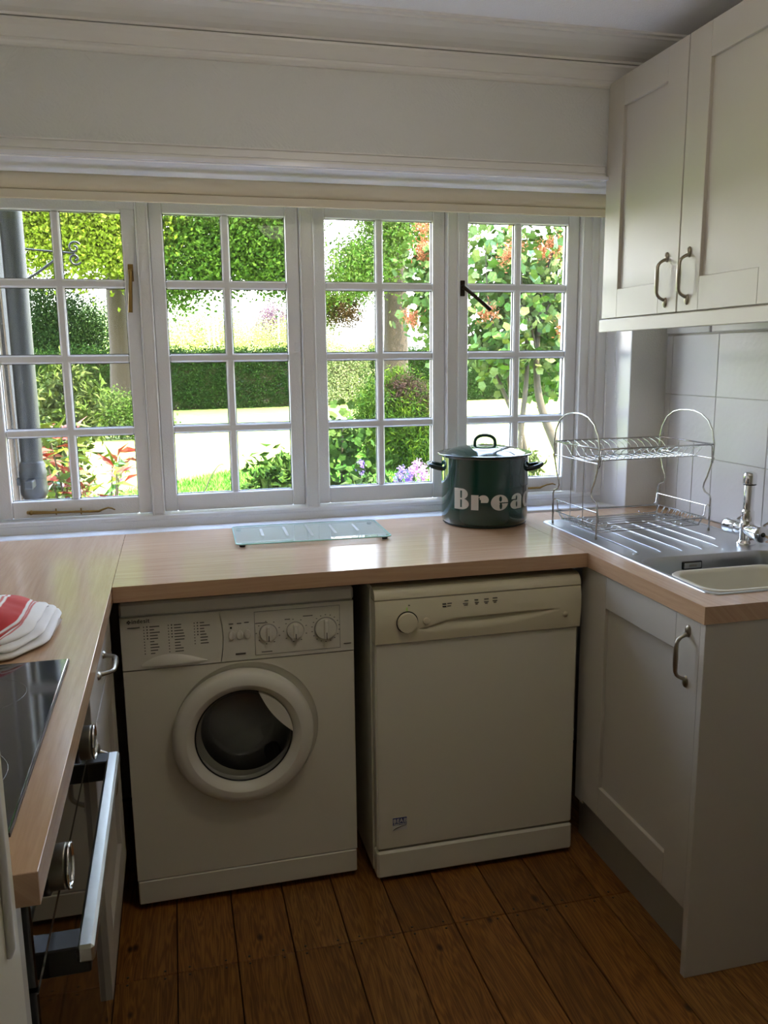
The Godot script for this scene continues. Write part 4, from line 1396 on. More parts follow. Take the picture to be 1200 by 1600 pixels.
func build_bread_bin() -> void:
	var base := Vector3(1.147, H, -0.512)
	var t := thing("bread_bin", "dark green enamel bread bin with lid, loop handles and the word Bread", "bread bin", base)
	var g = M.enamel_green
	var b := MB.new()
	b.lathe([Vector2(0.0, 0.002), Vector2(0.128, 0.002), Vector2(0.136, 0.006), Vector2(0.1405, 0.016), Vector2(0.1410, 0.030), Vector2(0.1412, 0.120), Vector2(0.1415, 0.218), Vector2(0.1440, 0.223), Vector2(0.1490, 0.225)], 96)
	var body := obj("body", b, g, t)
	var br := MB.new()
	br.lathe([Vector2(0.126, 0.0), Vector2(0.134, 0.001), Vector2(0.137, 0.005), Vector2(0.134, 0.007)], 96)
	obj("base_rim", br, M.enamel_rim, body)
	var l := MB.new()
	l.lathe([Vector2(0.1490, 0.2255), Vector2(0.1525, 0.2265), Vector2(0.1535, 0.2290), Vector2(0.1515, 0.2312), Vector2(0.1440, 0.2300), Vector2(0.1360, 0.2285), Vector2(0.1280, 0.2300), Vector2(0.1100, 0.2400), Vector2(0.0850, 0.2475), Vector2(0.0550, 0.2520), Vector2(0.0400, 0.2540), Vector2(0.0, 0.2545)], 96)
	var lid := obj("lid", l, g, t)
	var rm := MB.new()
	rm.lathe([Vector2(0.1495, 0.2250), Vector2(0.1530, 0.2255), Vector2(0.1542, 0.2275), Vector2(0.1536, 0.2292)], 96)
	obj("lid_rim", rm, M.enamel_rim, lid)
	# upright loop on the lid, facing the room
	var side := Vector3(0.937, 0, 0.35).normalized()
	var pts := []
	for k in 17:
		var a := PI * k / 16.0
		pts.append(side * (-cos(a) * 0.0330) + Vector3(0, 0.2540 + pow(sin(a), 0.6) * 0.0310, 0))
	var hm := MB.new()
	hm.tube(pts, 0.0056, 12)
	obj("handle", hm, g, lid)
	for e in [-1.0, 1.0]:
		var d: Vector3 = side * e
		var q := d.cross(Vector3.UP)
		var p2 := []
		for k in 17:
			var a := PI * k / 16.0
			p2.append(d * (0.134 + pow(sin(a), 0.7) * 0.050) + q * (-cos(a) * 0.042) + Vector3(0, 0.180 + sin(a) * 0.012, 0))
		var sm := MB.new()
		sm.tube(p2, 0.0075, 12)
		obj("side_handle", sm, M.enamel_rim, t)
	# the lettering is flat print on the curved side
	var W := 640
	var HH := 128
	var starts := [0.0, 0.98, 1.98, 3.05, 3.98]
	var im := Image.create_empty(W, HH, false, Image.FORMAT_RGBA8)
	im.fill(Color(0.78, 0.77, 0.74, 0.0))
	for y in HH:
		for x in W:
			var hit := 0
			for sy in 2:
				for sx in 2:
					var ux := (x + 0.25 + 0.5 * sx) / W * 4.9
					var uy := 1.04 - (y + 0.25 + 0.5 * sy) / HH * 1.08
					for c in 5:
						if ux >= starts[c] and ux < starts[c] + 0.96 and inked(c, (ux - starts[c]), uy):
							hit += 1
							break
			if hit > 0:
				im.set_pixel(x, y, Color(0.78, 0.77, 0.74, hit / 4.0))
	var pm := mat("bread_print", Color(1, 1, 1), 0.35)
	pm.albedo_texture = ImageTexture.create_from_image(im)
	pm.transparency = BaseMaterial3D.TRANSPARENCY_ALPHA_SCISSOR
	pm.alpha_scissor_threshold = 0.5
	var face := Vector3(-0.35, 0, 0.937).normalized()
	var rows := []
	for i in 2:
		var row := []
		for j in 49:
			var a := lerpf(deg_to_rad(-42.0), deg_to_rad(81.5), j / 48.0)
			var d := face.rotated(Vector3.UP, a)
			row.append(d * 0.1420 + Vector3(0, (0.1310 if i == 0 else 0.0590), 0))
		rows.append(row)
	var lm := MB.new()
	lm.grid(rows, false, false, false, Vector2(1, 1))
	obj("lettering", lm, pm, body)

func build_glass_board() -> void:
	var base := Vector3(0.556, H, -0.466)
	var t := thing("chopping_board", "clear glass chopping board with grey stripes lying on the worktop below the window", "chopping board", base, deg_to_rad(-1.5))
	var m := MB.new()
	var rings := []
	for q in [[0.003, 0.0082], [0.0, 0.0090], [0.0, 0.0118], [0.003, 0.0126]]:
		rings.append(rr_ring(Vector3(0, q[1], 0), 0.232 - q[0], 0.137 - q[0], 0.022))
	m.poly(rings[0], Vector3.DOWN)
	m.poly(rings[3], Vector3.UP)
	var slab := obj("slab", m, M.board_glass, t)
	var e := MB.new()
	e.grid(rings, true)
	obj("ground_edge", e, M.glass_edge, slab)
	for k in 5:
		var x := -0.146 + 0.073 * k
		obj("stripe", bx(Vector3(x - 0.004, 0.01265, -0.105 + 0.02 * absf(k - 2.0)), Vector3(x + 0.004, 0.0129, 0.075 - 0.02 * absf(k - 2.0)), 0.0), M.plastic_grey, slab)
	for x in [-0.212, 0.212]:
		for z in [-0.117, 0.117]:
			var f := MB.new()
			f.lathe([Vector2(0, 0.0), Vector2(0.0075, 0.0), Vector2(0.0085, 0.002), Vector2(0.0075, 0.0082), Vector2(0, 0.0082)], 14, Vector3(x, 0, z))
			obj("foot", f, M.rubber, t)

func build_towel() -> void:
	# cotton cloth folded into a stack of layers, with a red woven band
	var base := Vector3(-0.24, H, 0.33)
	var t := thing("tea_towel", "folded white tea towel with a broad red band, on the worktop behind the hob", "tea towel", base)
	var nz := noise(91, 5.0, 3)
	var cm := mat("towel_cloth", Color(1, 1, 1), 0.9)
	cm.vertex_color_use_as_albedo = true
	cm.rim_enabled = true
	cm.rim = 0.3
	var white := Color(0.80, 0.78, 0.75)
	var red := Color(0.52, 0.018, 0.014)
	# each layer is a soft slab with a rounded rim: [bottom, top, half width in x, half width in z, shift x, shift z]
	var lays := [[0.0010, 0.020, 0.150, 0.158, 0.004, 0.0], [0.0190, 0.039, 0.145, 0.150, -0.002, -0.004], [0.0375, 0.058, 0.138, 0.146, -0.008, -0.008], [0.0560, 0.074, 0.126, 0.142, -0.020, -0.010]]
	for k in lays.size():
		var q = lays[k]
		var m := MB.new()
		m.use_col = true
		var mid: float = (q[0] + q[1]) / 2.0
		var hh: float = (q[1] - q[0]) / 2.0
		var nu := 110
		var nv := 44
		for side in 2:
			var rows := []
			for j in nv + 1:
				var v := lerpf(-1.0, 1.0, j / float(nv))
				# rows crowd towards the rims so that they round over
				v = sin(v * PI / 2.0)
				var row := []
				for i in nu + 1:
					var u := lerpf(-1.0, 1.0, i / float(nu))
					u = lerpf(u, sin(u * PI / 2.0), 0.6)
					var px: float = q[2] * u * (1.0 - 0.07 * pow(absf(v), 8.0)) + q[4]
					var pz: float = q[3] * v * (1.0 - 0.07 * pow(absf(u), 8.0)) + q[5]
					var out := nz.get_noise_2d(px * 0.9 + k * 3.1, pz * 0.9) * 0.012
					px += out * absf(v)
					pz += out * absf(u)
					px -= 0.05 * smoothstep(0.05, 0.17, pz) * smoothstep(0.0, 0.15, px)
					var e := maxf(absf(u), absf(v))
					var thick := pow(maxf(0.0, 1.0 - pow(e, 9.0)), 0.5)
					var sag := 1.0 - (0.30 * smoothstep(0.03, 0.15, px) + 0.35 * smoothstep(0.04, 0.16, absf(pz))) * (0.4 + 0.2 * k)
					var y: float = (mid + (hh if side == 0 else -hh) * thick) * sag + nz.get_noise_2d(px * 1.3 + 11.0, pz * 1.3) * 0.006 * (0.3 + 0.35 * k)
					row.append(Vector3(px, maxf(0.0006, y), pz))
				rows.append(row)
			var first := m.v.size()
			m.grid(rows, false, false, side == 0)
			for j in nv + 1:
				for i in nu + 1:
					var p: Vector3 = m.v[first + j * (nu + 1) + i]
					var s := lerpf(-1.0, 1.0, i / float(nu))
					s = lerpf(s, sin(s * PI / 2.0), 0.6) * q[2] + q[4]
					var c := white
					if k > 0 and s > 0.060 and s < 0.100:
						c = red
					elif k > 0 and ((s > 0.051 and s < 0.055) or (s > 0.105 and s < 0.109)):
						c = Color(0.60, 0.16, 0.14)
					m.col[first + j * (nu + 1) + i] = c
		obj("fold", m, cm, t)
	# a corner of the hem that stands out at the right
	var fr := MB.new()
	for k in 26:
		var p := Vector3(0.146 - 0.0002 * k, 0.012, -0.07 + 0.0042 * k)
		fr.tube([p, p + Vector3(0.007, -0.001, 0.001), p + Vector3(0.013, -0.005, 0.0)], [0.0011, 0.001, 0.0006], 5)
	obj("fringe", fr, mat("fringe_cloth", white.linear_to_srgb(), 0.9), t).set_meta("kind", "stuff")

func build_blind() -> void:
	var base := Vector3(0.58, 1.947, -0.600)
	var t := thing("roller_blind", "rolled-up cream roller blind across the top of the window, with bead chain", "blind", base)
	var m := MB.new()
	var x0 := -0.45 - base.x
	var x1 := 1.612 - base.x
	var ring0 := []
	for k in 2:
		var row := []
		for j in 25:
			var a := PI * 0.5 - TAU * j / 24.0
			row.append(Vector3(x0 if k == 0 else x1, sin(a) * 0.0245, cos(a) * 0.0245))
		ring0.append(row)
	m.grid(ring0)
	obj("cloth", m, M.blind_cloth, t)
	obj("bottom_bar", bx(Vector3(x0, -0.049, 0.004), Vector3(x1, -0.0235, 0.013), 0.003), M.blind_cloth, t)
	for x in [x0 - 0.006, x1 + 0.002]:
		var em := MB.new()
		em.box(Vector3(x - 0.003, -0.028, -0.03), Vector3(x + 0.005, 0.040, 0.028), 0.003)
		obj("bracket", em, M.bead, t)
	var ch := MB.new()
	for strand in 2:
		var path := []
		for k in 13:
			var f := k / 12.0
			var y := lerpf(1.94, 0.965, f)
			if strand == 0:
				path.append(Vector3(1.622 + 0.012 * f, y, -0.612))
			else:
				path.append(Vector3(1.640 + 0.014 * sin(f * PI) + (0.034 * smoothstep(0.5, 0.95, f)), y, -0.606 + 0.010 * f))
		for k in 12:
			for s in 13:
				var p: Vector3 = path[k].lerp(path[k + 1], s / 13.0) - base
				ch.lathe([Vector2(0, -0.0021), Vector2(0.0018, -0.001), Vector2(0.0018, 0.001), Vector2(0, 0.0021)], 5, p)
	var co := obj("bead_chain", ch, M.bead, t)
	co.set_meta("kind", "stuff")

# ------------------------------------------------------------------ outdoors
func leaf_into(m: MB, xf: Transform3D, ln: float, w: float, fold := 0.25, curl := 0.15) -> void:
	m.xf = xf
	var f := w * 0.5
	var a := Vector3(0, 0, 0)
	var l1 := Vector3(ln * 0.42, w * fold, f)
	var r1 := Vector3(ln * 0.42, w * fold, -f)
	var c1 := Vector3(ln * 0.45, 0.0, 0)
	var tip := Vector3(ln, -ln * curl, 0)
	for q in [[a, l1, c1], [c1, l1, tip], [a, c1, r1], [c1, tip, r1]]:
		var nn: Vector3 = (q[1] - q[0]).cross(q[2] - q[0]).normalized()
		m.poly(q, nn)

func lobed_leaf(m: MB, xf: Transform3D, r: float) -> void:
	# a rounded leaf with shallow lobes, slightly cupped
	m.xf = xf
	var ring := []
	for k in 10:
		var a := TAU * k / 10.0 + 0.3
		var rr := r * (1.0 if k % 2 == 0 else 0.80)
		ring.append(Vector3(r * 0.9 + cos(a) * rr, 0.12 * rr * (1.0 if k % 2 == 0 else 0.2), sin(a) * rr))
	var c := Vector3(r * 0.9, -0.04 * r, 0)
	for k in 10:
		var p: Vector3 = ring[k]
		var q: Vector3 = ring[(k + 1) % 10]
		m.poly([c, p, q], (q - c).cross(p - c).normalized())

func any_turn(r: RandomNumberGenerator, up_bias := 0.5) -> Basis:
	var n := Vector3(r.randfn(), r.randfn(), r.randfn()).normalized()
	n = (n + Vector3.UP * up_bias).normalized()
	var x := Vector3(r.randfn(), r.randfn(), r.randfn())
	x = (x - n * x.dot(n)).normalized()
	return Basis(x, n, x.cross(n))

func spray(count: int, rad: float, ln: float, w: float, sd: int, lobed := false) -> ArrayMesh:
	var r := RandomNumberGenerator.new()
	r.seed = sd
	var m := MB.new()
	for k in count:
		var p := Vector3(r.randfn(), r.randfn() * 0.8, r.randfn()) * rad * 0.45
		var xf := Transform3D(any_turn(r, 0.6), p)
		var s := r.randf_range(0.7, 1.2)
		if lobed:
			lobed_leaf(m, xf, ln * 0.5 * s)
		else:
			leaf_into(m, xf, ln * s, w * s)
	return m.mesh()

func crowd(called: String, parent, mesh: Mesh, spots: Array, tints: Array, m) -> MultiMeshInstance3D:
	var mm := MultiMesh.new()
	mm.transform_format = MultiMesh.TRANSFORM_3D
	mm.use_colors = true
	mm.mesh = mesh
	mm.instance_count = spots.size()
	for k in spots.size():
		mm.set_instance_transform(k, spots[k])
		mm.set_instance_color(k, tints[k])
	var o := MultiMeshInstance3D.new()
	o.name = called
	o.multimesh = mm
	o.material_override = m
	(parent if parent else self).add_child(o, true)
	o.set_meta("kind", "stuff")
	return o

# leaves through a set of blobs: [centre, radii, count]
func foliage(parent, blobs: Array, mesh: Mesh, a: Color, b: Color, sd: int, scale0 := 0.8, scale1 := 1.3, called := "foliage", shell := 0.45, gain := 0.18):
	var r := RandomNumberGenerator.new()
	r.seed = sd
	var clump := noise(sd + 500, 1.6, 2)
	var spots := []
	var tints := []
	for bl in blobs:
		for k in bl[2]:
			var d := Vector3(r.randfn(), r.randfn(), r.randfn()).normalized()
			var q := pow(r.randf(), shell)
			var p: Vector3 = bl[0] + d * q * bl[1]
			# foliage gathers in clumps
			var cl := clump.get_noise_3dv(p / maxf(bl[1].x, 0.4) * 1.2)
			if cl < -0.12 and bl[1].x > 0.9 and r.randf() < 0.55:
				continue
			spots.append(Transform3D(any_turn(r, 0.4).scaled(Vector3.ONE * r.randf_range(scale0, scale1)), p))
			var t := clampf(0.5 + cl * 1.6 + r.randf_range(-0.35, 0.35), 0.0, 1.0)
			var c := a.lerp(b, t) * gain
			tints.append(c)
	return crowd(called, parent, mesh, spots, tints, M.leaf)

func limb(parent, pts: Array, rad: Array, m, called := "trunk", seg := 14):
	var s := MB.new()
	# smooth the path
	var cv := Curve3D.new()
	for p in pts:
		cv.add_point(p)
	for k in pts.size():
		var t: Vector3 = (pts[mini(k + 1, pts.size() - 1)] - pts[maxi(k - 1, 0)]) / 6.0
		cv.set_point_in(k, -t)
		cv.set_point_out(k, t)
	var out := []
	var rr := []
	for k in pts.size() - 1:
		for i in 4:
			out.append(cv.sample(k, i / 4.0))
			rr.append(lerpf(rad[k], rad[k + 1], i / 4.0))
	out.append(pts[-1])
	rr.append(rad[-1])
	s.tube(out, rr, seg)
	return obj(called, s, m, parent)

func build_ground() -> void:
	struct("lawn", bx(Vector3(-45, -0.5, -75), Vector3(45, -0.15, -0.95), 0.0), M.lawn_grass, "sunlit mown lawn stretching back to the hedge", "lawn")
	struct("flower_bed", bx(Vector3(-6, -0.3, -3.7), Vector3(6, -0.13, -0.96), 0.02), M.soil, "dark soil flower bed along the foot of the house", "flower bed")

func build_garden() -> void:
	var fine_spray := spray(46, 0.52, 0.095, 0.062, 1)
	var mid_spray := spray(38, 0.38, 0.070, 0.042, 2)
	var hedge_spray := spray(26, 0.22, 0.060, 0.036, 3)
	var needle_spray := spray(46, 0.14, 0.065, 0.011, 4)
	var bed_spray := spray(16, 0.14, 0.075, 0.030, 5)
	var lobe_spray := spray(8, 0.24, 0.088, 0.1, 6, true)
	var lime := Color(0.36, 0.52, 0.03)
	var green := Color(0.12, 0.30, 0.025)
	var deep := Color(0.030, 0.095, 0.014)
	var yellowish := Color(0.42, 0.50, 0.06)

	# big maple on the left
	var t := thing("tree", "large maple with bright lime leaves and a pale trunk, seen through the leftmost casement", "tree", Vector3(-1.1, -0.15, -21.4))
	var o := t.position
	limb(t, [Vector3(-1.1, -0.2, -21.4) - o, Vector3(-1.1, 1.7, -21.4) - o, Vector3(-1.12, 3.6, -21.6) - o, Vector3(-1.0, 5.2, -21.9) - o, Vector3(-0.7, 8.0, -21.6) - o], [0.40, 0.27, 0.25, 0.22, 0.12], M.bark)
	limb(t, [Vector3(-1.12, 3.9, -21.6) - o, Vector3(-1.7, 4.9, -20.8) - o, Vector3(-2.6, 6.0, -19.5) - o], [0.15, 0.12, 0.06], M.bark, "branch")
	limb(t, [Vector3(-1.0, 5.0, -21.8) - o, Vector3(0.4, 6.2, -20.6) - o, Vector3(1.8, 6.6, -19.0) - o], [0.16, 0.12, 0.06], M.bark, "branch")
	foliage(t, [[Vector3(-2.3, 5.25, -18.0) - o, Vector3(2.6, 1.75, 2.0), 950], [Vector3(-0.9, 4.6, -17.4) - o, Vector3(1.0, 0.9, 0.8), 150], [Vector3(-1.6, 3.95, -17.6) - o, Vector3(1.7, 0.75, 0.8), 330], [Vector3(-0.5, 4.0, -17.6) - o, Vector3(0.8, 0.7, 0.7), 150], [Vector3(-0.6, 8.8, -20.0) - o, Vector3(5.4, 3.0, 4.0), 1700]], fine_spray, lime, yellowish, 10, 0.8, 1.3, "foliage", 0.45, 0.33)
	foliage(t, [[Vector3(1.7, 5.6, -18.6) - o, Vector3(2.3, 2.1, 2.2), 1100], [Vector3(1.5, 3.75, -17.5) - o, Vector3(1.4, 0.62, 0.8), 330], [Vector3(2.75, 3.35, -17.2) - o, Vector3(0.5, 0.42, 0.5), 80], [Vector3(0.35, 3.2, -17.5) - o, Vector3(0.55, 0.55, 0.5), 70], [Vector3(2.5, 4.2, -17.6) - o, Vector3(0.8, 0.7, 0.7), 170]], fine_spray, green, Color(0.24, 0.44, 0.04), 11)
	# dark yew low behind the maple
	t = thing("yew", "dark evergreen yew behind the drainpipe, at the left end of the hedge", "tree", Vector3(-3.2, -0.15, -27.0))
	limb(t, [Vector3(0, -0.1, 0), Vector3(0.1, 1.2, 0), Vector3(0.0, 3.2, 0)], [0.25, 0.2, 0.08], M.bark)
	foliage(t, [[Vector3(-0.3, 2.2, 0), Vector3(1.9, 2.2, 1.4), 1900], [Vector3(2.1, 0.9, 0.4), Vector3(1.0, 0.9, 0.8), 300]], mid_spray, deep, Color(0.07, 0.16, 0.02), 12)
	# big tree with a thick trunk
	t = thing("tree", "tall tree with a thick mottled brown trunk rising behind the conifer bush", "tree", Vector3(5.66, -0.15, -18.6))
	o = t.position
	limb(t, [Vector3(5.62, -0.2, -18.5) - o, Vector3(5.66, 0.9, -18.6) - o, Vector3(5.72, 2.6, -18.8) - o, Vector3(5.80, 4.8, -19.2) - o, Vector3(5.9, 8.0, -19.4) - o], [0.46, 0.315, 0.29, 0.27, 0.18], M.bark)
	limb(t, [Vector3(5.74, 3.2, -18.8) - o, Vector3(4.9, 4.4, -17.8) - o, Vector3(4.2, 5.0, -17.0) - o], [0.09, 0.06, 0.03], M.bark, "branch")
	foliage(t, [[Vector3(5.9, 4.35, -16.2) - o, Vector3(1.25, 1.05, 1.1), 330], [Vector3(4.35, 3.45, -16.4) - o, Vector3(0.8, 0.55, 0.7), 220], [Vector3(4.9, 4.4, -16.6) - o, Vector3(0.7, 0.6, 0.7), 120], [Vector3(6.3, 8.6, -18.0) - o, Vector3(4.2, 2.4, 3.4), 1200], [Vector3(7.0, 9.5, -21.8) - o, Vector3(4.6, 2.6, 3.0), 2200]], mid_spray, Color(0.20, 0.42, 0.05), Color(0.40, 0.56, 0.12), 13, 0.8, 1.3, "foliage", 0.45, 0.24)
	# far trees and shrubs
	t = thing("tree", "purple-leaved copper tree far beyond the hedge", "tree", Vector3(5.6, -0.15, -44.2))
	limb(t, [Vector3(0, -0.1, 0), Vector3(0, 1.6, 0), Vector3(0.1, 3.4, 0)], [0.2, 0.16, 0.06], M.bark)
	foliage(t, [[Vector3(0, 3.3, 0), Vector3(1.1, 1.5, 0.9), 420], [Vector3(0.7, 2.5, 0.2), Vector3(0.9, 0.8, 0.8), 160]], mid_spray, Color(0.22, 0.10, 0.16), Color(0.40, 0.22, 0.30), 14, 0.8, 1.3, "foliage", 0.45, 0.42)
	t = thing("tree", "brown-tinged tree hanging over the far lane, left of the thick trunk", "tree", Vector3(6.9, -0.15, -31.0))
	limb(t, [Vector3(-2.0, -0.1, -2.0), Vector3(-1.2, 2.2, -1.2), Vector3(-0.4, 4.0, -0.2)], [0.16, 0.13, 0.06], M.bark)
	foliage(t, [[Vector3(-0.1, 3.3, 0), Vector3(0.9, 0.6, 0.8), 170]], mid_spray, Color(0.15, 0.07, 0.02), Color(0.34, 0.20, 0.05), 15)
	foliage(t, [[Vector3(0.1, 4.2, 0), Vector3(1.5, 0.8, 0.8), 330], [Vector3(-0.8, 3.6, 0.2), Vector3(0.6, 0.5, 0.6), 80]], mid_spray, green, lime, 16)
	var sx := [[-1.2, 2.6, 1.6], [1.0, 2.3, 1.5], [2.9, 2.7, 1.5], [4.9, 2.5, 1.5], [7.6, 1.7, 1.1], [9.4, 2.0, 1.4]]
	var shrub_says := ["leftmost", "second from the left", "third from the left", "fourth from the left", "fifth from the left", "rightmost"]
	for k in sx.size():
		var q = sx[k]
		t = thing("shrub", "yellow-green shrub beyond the hedge, %s of the six" % shrub_says[k], "shrub", Vector3(q[0], -0.15, -36.0 - 0.3 * k), 0.0, "sunny shrubs beyond the hedge")
		limb(t, [Vector3(0, -0.1, 0), Vector3(0, 1.0, 0)], [0.08, 0.05], M.bark, "stem", 8)
		foliage(t, [[Vector3(0, 0.15 + q[1] * 0.55, 0), Vector3(q[2], q[1] * 0.75, 0.9), 480]], mid_spray, Color(0.34, 0.46, 0.08), Color(0.58, 0.62, 0.20), 20 + k, 0.8, 1.3, "foliage", 0.45, 0.75)
	var far_says := ["leftmost pale distant tree beyond the yellow-green shrubs", "pale distant tree behind the cluster of white poles", "rightmost pale distant tree, behind the purple copper tree"]
	for k in 3:
		t = thing("tree", far_says[k], "tree", Vector3([-4.5, 2.2, 9.0][k], -0.15, -62.0), 0.0, "pale distant trees")
		limb(t, [Vector3(0, -0.1, 0), Vector3(0.1, 2.0, 0), Vector3(0.0, 4.5, 0)], [0.25, 0.2, 0.08], M.bark)
		foliage(t, [[Vector3(0, 3.6, 0), Vector3(3.2, 2.2 - 0.3 * k, 1.5), 420], [Vector3(2.2, 2.4, 0.3), Vector3(2.2, 1.3, 1.2), 200]], fine_spray, Color(0.40, 0.56, 0.22), Color(0.62, 0.74, 0.40), 90 + k, 1.4, 2.2, "foliage", 0.45, 0.8)  # distance haze is mixed into these pale leaf colours
	# white poles far off
	for q in [[2.0, 4.1, "leftmost white pole in the cluster of three beyond the hedge"], [2.24, 3.9, "middle white pole in the cluster of three beyond the hedge"], [2.42, 3.7, "rightmost white pole in the cluster of three beyond the hedge"], [5.35, 3.75, "single white pole standing before the copper tree"]]:
		var pm := MB.new()
		pm.tube([Vector3(0, 0, 0), Vector3(0, q[1] * 0.5, 0), Vector3(0, q[1], 0)], [0.055, 0.05, 0.04], 10)
		pm.lathe([Vector2(0.07, 0.0), Vector2(0.06, 0.05), Vector2(0, 0.07)], 10, Vector3(0, q[1], 0))
		var po := obj("pole", pm, M.white_pole)
		po.position = Vector3(q[0], -0.15, -39.5)
		tag(po, q[2], "pole", "white poles beyond the hedge")
	# shed roof glimpsed right of the trunk
	t = thing("shed", "grey shed roof glimpsed right of the thick tree trunk", "shed", Vector3(11.0, -0.15, -38.0))
	obj("body", bx(Vector3(-1.0, 0.0, -1.5), Vector3(1.6, 1.9, 1.5), 0.01), M.render_grey, t)
	var rf := MB.new()
	rf.prism(PackedVector2Array([Vector2(-1.8, 1.9), Vector2(1.8, 1.9), Vector2(0, 2.7)]), Vector3(-1.2, 0, 0), Vector3(0, 0, 1), Vector3(0, 1, 0), Vector3(3.0, 0, 0))
	obj("roof", rf, M.render_grey, t)

	# clipped hedge along the far side of the lawn
	t = thing("hedge", "clipped dark green hedge running along the far side of the lawn", "hedge", Vector3(5.0, -0.15, -27.0), deg_to_rad(10.0))
	obj("stems", bx(Vector3(-14, 0.0, -0.35), Vector3(13, 1.55, 0.25), 0.1), M.soil, t)
	var r := RandomNumberGenerator.new()
	r.seed = 31
	var spots := []
	var tints := []
	for k in 7500:
		var p := Vector3(r.randf_range(-14.0, 13.0), 0.0, 0.0)
		if r.randf() < 0.75:
			p.y = r.randf_range(0.02, 1.8)
			p.z = 0.36 + r.randf_range(-0.08, 0.10)
		else:
			p.y = 1.72 + r.randf_range(-0.10, 0.08)
			p.z = r.randf_range(-0.4, 0.4)
		spots.append(Transform3D(any_turn(r, 0.4).scaled(Vector3.ONE * r.randf_range(0.9, 1.5)), p))
		var pale := p.x > -0.6 and p.x < 1.9  # sunlit stretch of hedge, its brightness put into paler leaf colour
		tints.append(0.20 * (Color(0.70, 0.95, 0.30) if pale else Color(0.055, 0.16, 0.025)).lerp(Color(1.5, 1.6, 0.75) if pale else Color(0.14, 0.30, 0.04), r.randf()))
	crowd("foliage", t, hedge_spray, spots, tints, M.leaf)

	# conifer bush with a brown patch
	t = thing("conifer_bush", "rounded bright green conifer bush with a brown dead patch on top", "bush", Vector3(3.15, -0.15, -9.2))
	limb(t, [Vector3(0, -0.1, 0), Vector3(0.02, 0.5, 0), Vector3(-0.05, 1.0, 0)], [0.06, 0.05, 0.02], M.bark, "stem", 8)
	foliage(t, [[Vector3(0.0, 0.60, 0), Vector3(0.52, 0.66, 0.48), 560], [Vector3(-0.28, 0.88, 0.12), Vector3(0.26, 0.34, 0.26), 210], [Vector3(0.42, 0.82, 0.14), Vector3(0.24, 0.38, 0.24), 210], [Vector3(0.1, 0.80, 0.30), Vector3(0.22, 0.26, 0.18), 150], [Vector3(0.05, 1.24, -0.05), Vector3(0.12, 0.16, 0.12), 50], [Vector3(0.35, 0.35, 0.40), Vector3(0.25, 0.30, 0.18), 150]], needle_spray, Color(0.13, 0.32, 0.03), Color(0.32, 0.52, 0.03), 33, 0.9, 1.5)
	foliage(t, [[Vector3(0.10, 1.12, 0.20), Vector3(0.24, 0.12, 0.16), 110], [Vector3(0.26, 0.96, 0.30), Vector3(0.10, 0.14, 0.08), 45]], needle_spray, Color(0.16, 0.08, 0.05), Color(0.30, 0.18, 0.12), 34, 0.9, 1.4, "dead_patch")

	build_small_tree(lobe_spray)
	build_photinia()

	# plants in the bed below the window
	t = thing("shrub", "feathery pale green shrub just right of the drainpipe", "shrub", Vector3(-0.62, -0.13, -4.4))
	limb(t, [Vector3(0, 0, 0), Vector3(0.02, 0.7, 0), Vector3(0.0, 1.2, 0)], [0.02, 0.014, 0.006], M.bark_thin, "stem", 8)
	foliage(t, [[Vector3(0.05, 1.22, 0), Vector3(0.22, 0.34, 0.2), 150], [Vector3(-0.05, 0.75, 0), Vector3(0.2, 0.4, 0.2), 60]], bed_spray, Color(0.26, 0.42, 0.05), Color(0.46, 0.56, 0.14), 36)
	t = thing("shrub", "loose leafy green shrub at the lawn edge behind the red-leaved bush", "shrub", Vector3(-0.9, -0.15, -16.0))
	limb(t, [Vector3(0, 0, 0), Vector3(0.05, 0.4, 0), Vector3(0.1, 0.8, 0)], [0.03, 0.02, 0.008], M.bark_thin, "stem", 8)
	foliage(t, [[Vector3(-0.2, 0.50, 0), Vector3(0.75, 0.42, 0.5), 420], [Vector3(0.5, 0.30, 0.1), Vector3(0.5, 0.26, 0.4), 160]], hedge_spray, Color(0.18, 0.36, 0.04), Color(0.40, 0.52, 0.12), 37)
	t = thing("leafy_plant", "low bright green leafy plant at the lower right of the second casement", "plant", Vector3(0.80, -0.13, -3.4))
	limb(t, [Vector3(0, 0, 0), Vector3(0.0, 0.5, 0), Vector3(0.03, 0.85, 0)], [0.012, 0.009, 0.004], M.bark_thin, "stem", 8)
	foliage(t, [[Vector3(0.02, 0.78, 0), Vector3(0.17, 0.17, 0.15), 60], [Vector3(-0.06, 0.58, 0), Vector3(0.27, 0.16, 0.18), 80]], bed_spray, Color(0.14, 0.34, 0.03), Color(0.30, 0.52, 0.08), 38)
	t = thing("leafy_plant", "tall plant with broad jagged leaves beside the conifer bush", "plant", Vector3(1.12, -0.13, -2.9))
	limb(t, [Vector3(0, 0, 0), Vector3(0.01, 0.6, 0), Vector3(0.03, 1.2, 0)], [0.012, 0.010, 0.005], M.bark_thin, "stem", 8)
	foliage(t, [[Vector3(0.02, 1.08, 0), Vector3(0.10, 0.14, 0.10), 26], [Vector3(0.05, 0.86, 0), Vector3(0.17, 0.12, 0.12), 22]], lobe_spray, Color(0.13, 0.33, 0.04), Color(0.28, 0.48, 0.08), 39, 0.5, 0.75)
	t = thing("fern", "low feathery fern clump at the foot of the conifer bush", "fern", Vector3(1.20, -0.13, -2.75))
	limb(t, [Vector3(0, 0, 0), Vector3(0.02, 0.45, 0), Vector3(0.06, 0.78, 0)], [0.012, 0.008, 0.003], M.bark_thin, "stem", 8)
